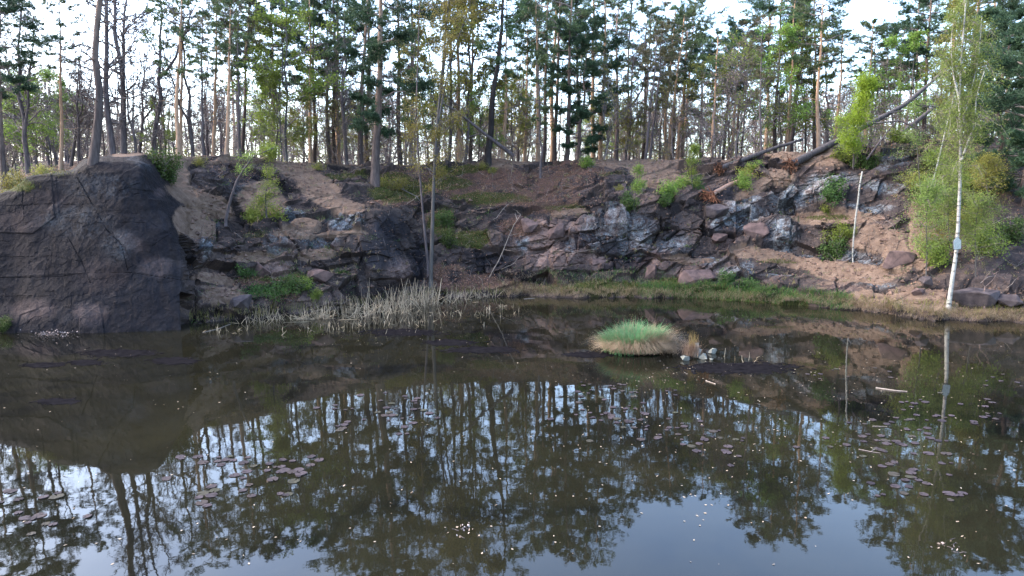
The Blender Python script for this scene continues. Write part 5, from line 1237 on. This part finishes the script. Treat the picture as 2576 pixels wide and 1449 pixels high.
# ------------------------------------------------------------------ water lily pads and floating things
m, nt, b, o = mat('lily_pad')
n1 = noise(nt, 9, 3, .6, objvec(nt)); oi = nt.nodes.new('ShaderNodeObjectInfo')
c = ramp(nt, oi.outputs['Random'], [(0.0, (.020, .017, .020)), (.4, (.044, .036, .040)), (.75, (.034, .028, .027)), (1.0, (.037, .038, .025))])
c = mix(nt, 1.0, c, ramp(nt, n1, [(.3, (.75, .72, .72)), (.7, (1.15, 1.12, 1.12))]), 'MULTIPLY')
nt.links.new(c, b.inputs['Base Color']); b.inputs['Roughness'].default_value = .7; b.inputs['Specular IOR Level'].default_value = .08
M_PAD = m
def pad(seed, r=.115):
    g = np.random.default_rng(seed); n = 18; a = np.linspace(.16, 2 * math.pi - .16, n)
    rr = r * (1 + .05 * g.normal(size=n))
    top = np.stack([rr * np.cos(a), rr * np.sin(a), .006 + .005 * np.abs(g.normal(size=n))], 1)
    V = np.concatenate([[[0, 0, .007]], top, top * [1, 1, 0] + [0, 0, .001]])
    mb = MB(); mb.add(V, [[0, 1 + k, 2 + k] for k in range(n - 1)]); mb.add(V, [[1 + k, 1 + n + k, 2 + n + k, 2 + k] for k in range(n - 1)])
    return mb.mesh('lily_pad', M_PAD)
PADS = [pad(k) for k in range(4)]
gP = np.random.default_rng(62)
CL = [  # centre u, v, spread u, v, how many, size, which cluster
 (90, 1292, 42, 20, 12, 1.0, 'close cluster mirrored among bare trees at the near corner'), (22, 1238, 8, 3, 2, 1.1, 'pair beside the near corner cluster'), (142, 1242, 8, 4, 2, 1.2, 'pair above the near corner cluster'), (420, 1206, 14, 3, 2, 1.2, 'pair below the mirrored rock'),
 (455, 1152, 10, 3, 2, 1.0, 'pair in the mirrored white gap'), (545, 1157, 44, 6, 11, 1.0, 'loose row at the edge of the mirrored rock'), (512, 1242, 24, 16, 7, 1.0, 'small cluster under the loose row'), (610, 1212, 22, 10, 4, 1.1, 'few in front of the loose row'), (715, 1168, 34, 10, 14, 1.0, 'cluster where the mirrored sky gap begins'), (725, 1192, 34, 8, 7, 1.1, 'nearer pads of the sky gap cluster'), (715, 1240, 12, 4, 3, 1.0, 'trio below the sky gap cluster'), (625, 1250, 8, 4, 2, 1.1, 'pair below the loose row'), (800, 1155, 10, 4, 2, 1.0, 'pair beside the sky gap cluster'),
 (880, 1045, 34, 14, 9, .95, 'scattered group under the mirrored crest'), (955, 1022, 28, 14, 10, .95, 'middle group under the mirrored crest'), (1030, 1045, 26, 16, 11, .95, 'group in the mirrored trunks'), (1040, 1080, 26, 8, 5, .95, 'pads below the mirrored trunks group'), (860, 1070, 18, 6, 4, .95, 'pads below the scattered group'),
 (1530, 965, 40, 5, 8, .8, 'row just in front of the grass islet'), (1620, 982, 40, 8, 10, .8, 'group in front of the islet stones'), (1500, 1012, 34, 10, 10, .95, 'group in the dark mirrored crowns'), (1555, 1045, 54, 14, 22, .95, 'broad patch in the pond middle'), (1650, 1062, 46, 16, 18, .95, 'patch nearer than the islet stones'), (1720, 1090, 46, 18, 20, .95, 'patch in the mirrored pines'), (1800, 1105, 40, 16, 13, .95, 'sparse patch beside the mirrored pines'),
 (2120, 948, 56, 6, 10, .75, 'small pads near the mirrored snag'), (2310, 1018, 22, 10, 10, .9, 'group below the floating stick'), (2180, 1108, 44, 14, 20, .95, 'dense patch under the mirrored snag'), (2300, 1118, 34, 16, 18, .95, 'dense patch beside the mirrored birch'), (2245, 1205, 26, 16, 14, 1.0, 'nearest cluster in the mirrored bushes'), (2340, 1205, 18, 10, 6, 1.0, 'few pads right of the nearest cluster'), (2415, 1252, 14, 6, 5, 1.1, 'nearest few at the shady side'), (2470, 1040, 34, 16, 10, .85, 'pads in the shade right of the mirrored birch'), (2350, 1050, 34, 10, 9, .9, 'pads around the mirrored plate'), (2220, 1060, 20, 8, 4, .9, 'few pads left of the mirrored plate'), (2540, 960, 40, 12, 8, .8, 'pads by the shady far corner')]
for (cu, cv, su, sv_, n, s, lab) in CL:
    for k in range(n):
        for tr in range(30):
            u, v = cu + gP.normal() * su * (1.0 if cu < 800 else 1.35), cv + gP.normal() * sv_ * (1.2 if cu < 800 else 1.6)
            p = on_water(u, v, .004)
            if -2 < u < 2578:
                break
        o = put('lily_pad', PADS[int(gP.integers(4))], None, (p[0], p[1], .003 + .0015 * (k % 4)))
        o.rotation_euler = (gP.normal() * .02, gP.normal() * .02, gP.uniform(0, 6.28)); q = .85 * s * gP.uniform(.4, 1.1); o.scale = (q, q, 1)
        tag(o, 'round purple brown lily pad, ' + lab, 'lily pad', 'lily pads: ' + lab)
# dark water weed just at the surface
M_WEED = simple('dark_weed', (.0030, .0028, .0036), (.012, .011, .012), 5, 1, 0, 0)
for k, (u, v, su, sv_, lab) in enumerate([(300, 888, 60, 6, 'widest dark weed patch in front of the rock face'), (440, 908, 34, 6, 'dark weed patch out from the reeds end'), (110, 918, 30, 4, 'small dark weed patch out from the rock face corner'), (215, 912, 26, 4, 'dark weed streak between two others before the rock face'), (145, 1010, 30, 4, 'thin dark weed streak inside the mirrored rock'), (1210, 880, 60, 5, 'dark weed patch left of the grass islet'), (1130, 862, 40, 5, 'dark weed streak out from the alder reeds'), (1860, 926, 90, 9, 'dark weed bed right of the islet stones'), (1480, 892, 40, 4, 'dark weed fringe at the near end of the islet'), (1010, 836, 60, 6, 'dark weed among the standing reeds')]):
    g = np.random.default_rng(170 + k); mb = MB(); n = int(80 + su * 24)
    C = np.array([on_water(u + g.normal() * su * .6, v + g.normal() * sv_ * .6, .003) for _ in range(n)]); C[:, 2] = g.uniform(.002, .006, n)
    a = g.uniform(0, 6.28, n); l = g.uniform(.05, .16, n)[:, None]; e1 = np.stack([np.cos(a), np.sin(a), 0 * a], 1) * l; e2 = np.stack([-np.sin(a), np.cos(a), 0 * a], 1) * l * .5
    mb.add(np.stack([C - e1, C - e2, C + e1, C + e2], 1).reshape(-1, 3), np.arange(4 * n).reshape(-1, 4))
    tag(put('water_plant', mb.mesh('water_plant', M_WEED)), lab, 'water plant', 'dark water weed patches')
# specks: small floating leaves
mb = MB()
uu = np.concatenate([gP.uniform(0, 2576, 420), gP.normal(1950, 330, 420), gP.normal(1700, 60, 60), gP.normal(1000, 200, 130)])
vv = np.concatenate([860 + 560 * gP.random(420) ** 1.5, gP.normal(1000, 110, 420), gP.normal(940, 16, 60), gP.normal(830, 20, 130)])
C = np.array([on_water(a_, b_, .006) for a_, b_ in zip(uu, vv) if b_ > 850 - 40 * (1000 < a_ < 2300) - 20])
n = len(C); a = gP.uniform(0, 6.28, n); l = gP.uniform(.010, .032, n); w = l * gP.uniform(.4, .8, n)
d = np.stack([np.cos(a), np.sin(a), .15 * gP.normal(size=n)], 1) * l[:, None]; e_ = np.stack([-np.sin(a), np.cos(a), 0 * a], 1) * w[:, None]
up = np.array([0, 0, .004])
V = np.stack([C - d, C - e_ + up, C + d + up, C + e_], 1)
mb.add(V.reshape(-1, 3), np.arange(4 * n).reshape(-1, 4))
tag(put('floating_leaves', mb.mesh('floating_leaves', simple('bleached_leaves', (0.1365, 0.0958, 0.0637), (0.3255, 0.2722, 0.2156), .8, .7, 0))), kind='stuff', label='small bleached leaves floating on the pond')
def floater(name, label, pts, r, mt, cat='stick', kids=0, seed=1):
    g = np.random.default_rng(seed); mb = MB()
    q = np.array([on_water(u, v, .012) for u, v in pts])
    mb.tube(q, np.linspace(r, r * .6, len(q)), 6)
    for k in range(kids):
        i = int(g.integers(0, len(q))); mb.tube([q[i], q[i] + np.array([g.normal() * .2, g.normal() * .25, abs(g.normal()) * .05])], [r * .5, r * .2], 4)
    return tag(put(name, mb.mesh(name, mt)), label, cat)
floater('floating_stick', 'white peeled stick floating in the shade before the birch', [(2203, 976), (2225, 979), (2255, 983), (2282, 985)], .028, M_DEADW)
floater('floating_stick', 'thin grey twig floating near the pads under the mirrored snag', [(2195, 1072), (2232, 1073)], .010, M_DEADW)
floater('floating_stick', 'thin curved twig drifting beside the dense pads', [(2160, 1130), (2190, 1136), (2215, 1140)], .010, M_TWIG, kids=2)
floater('floating_stick', 'pale broken stalk lying in the water before the reeds', [(510, 836), (545, 828), (580, 815)], .014, M_DEADW, kids=5)
floater('floating_stick', 'short pale stick at the shore of the grassy bank', [(1318, 752), (1345, 750)], .02, M_DEADW)
floater('floating_stick', 'bleached branch piece near the mirrored fallen stem', [(1776, 958), (1800, 966)], .02, M_DEADW)
for k, (u, v, n, lab, spr) in enumerate([(130, 843, 110, 'twigs with pinkish dead leaves in the water under the rock face', (.40, .2)), (1165, 1332, 15, 'dark floating twig clump with pale leaves in the near water', (.10, .10)), (2390, 1370, 11, 'small dark clump of leaves floating at the near shady side', (.12, .1))]):
    g = np.random.default_rng(70 + k); mb = MB(); c0 = np.array(on_water(u, v))
    for h in range(12 if k == 0 else 6):
        p = c0 + np.array([g.normal() * spr[0], g.normal() * spr[1], 0]); mb.tube(wander(p, p + np.array([g.normal() * .3, g.normal() * .2, g.uniform(.0, .16 if k == 0 else .04)]) * (1 if k == 0 else .45), 4, .02, g), [.008, .007, .005, .003], 4, 1)
    leaf_quads(mb, c0 + np.stack([g.normal(size=n) * spr[0] * (1 if k == 0 else 1.5), g.normal(size=n) * spr[1], np.abs(g.normal(size=n)) * (.09 if k == 0 else .012) + .012], 1), .07 if k == 0 else .045, g, 0, .5, .7)
    tag(put('leafy_twigs', mb.mesh('leafy_twigs', [simple('pinkish_leaves', (0.182, 0.13, 0.117), (0.338, 0.273, 0.247), 5, .8, 0), M_DARK])), lab, 'twigs')

# ------------------------------------------------------------------ light and camera
SUN_EL, SUN_AZ = R(38), R(-82)
w = bpy.data.worlds.new('World'); SC.world = w; w.use_nodes = True
nt = w.node_tree; bg = nt.nodes['Background']
sky = nt.nodes.new('ShaderNodeTexSky'); sky.sky_type = 'NISHITA'; sky.sun_disc = False
sky.sun_elevation = SUN_EL; sky.sun_rotation = SUN_AZ; sky.altitude = 200; sky.air_density = 1.0; sky.dust_density = 3.2; sky.ozone_density = 1.6
nt.links.new(sky.outputs[0], bg.inputs['Color']); bg.inputs['Strength'].default_value = .15
sl = bpy.data.lights.new('sun', 'SUN'); sl.energy = .5; sl.angle = R(30); sl.color = (1, .97, .93)
so = bpy.data.objects.new('sun', sl); COL.objects.link(so)
sd = Vector((math.sin(SUN_AZ) * math.cos(SUN_EL), math.cos(SUN_AZ) * math.cos(SUN_EL), math.sin(SUN_EL)))
so.rotation_mode = 'QUATERNION'; so.rotation_quaternion = sd.to_track_quat('Z', 'Y')

cam = bpy.data.cameras.new('camera'); cam.sensor_width = 36; cam.lens = 24 * 1717 / 1717.33; cam.clip_end = 2000
co = bpy.data.objects.new('camera', cam); COL.objects.link(co)
co.location = (0, 0, H); co.rotation_euler = (math.pi / 2 - PITCH, 0, 0)
SC.camera = co
vs = SC.view_settings; vs.view_transform = 'Standard'; vs.look = 'None'; vs.gamma = 1; vs.exposure = 3.2; vs.use_curve_mapping = False
SC.cycles.use_denoising = True
SC.cycles.max_bounces = 6; SC.cycles.transmission_bounces = 2; SC.cycles.diffuse_bounces = 3; SC.cycles.glossy_bounces = 3
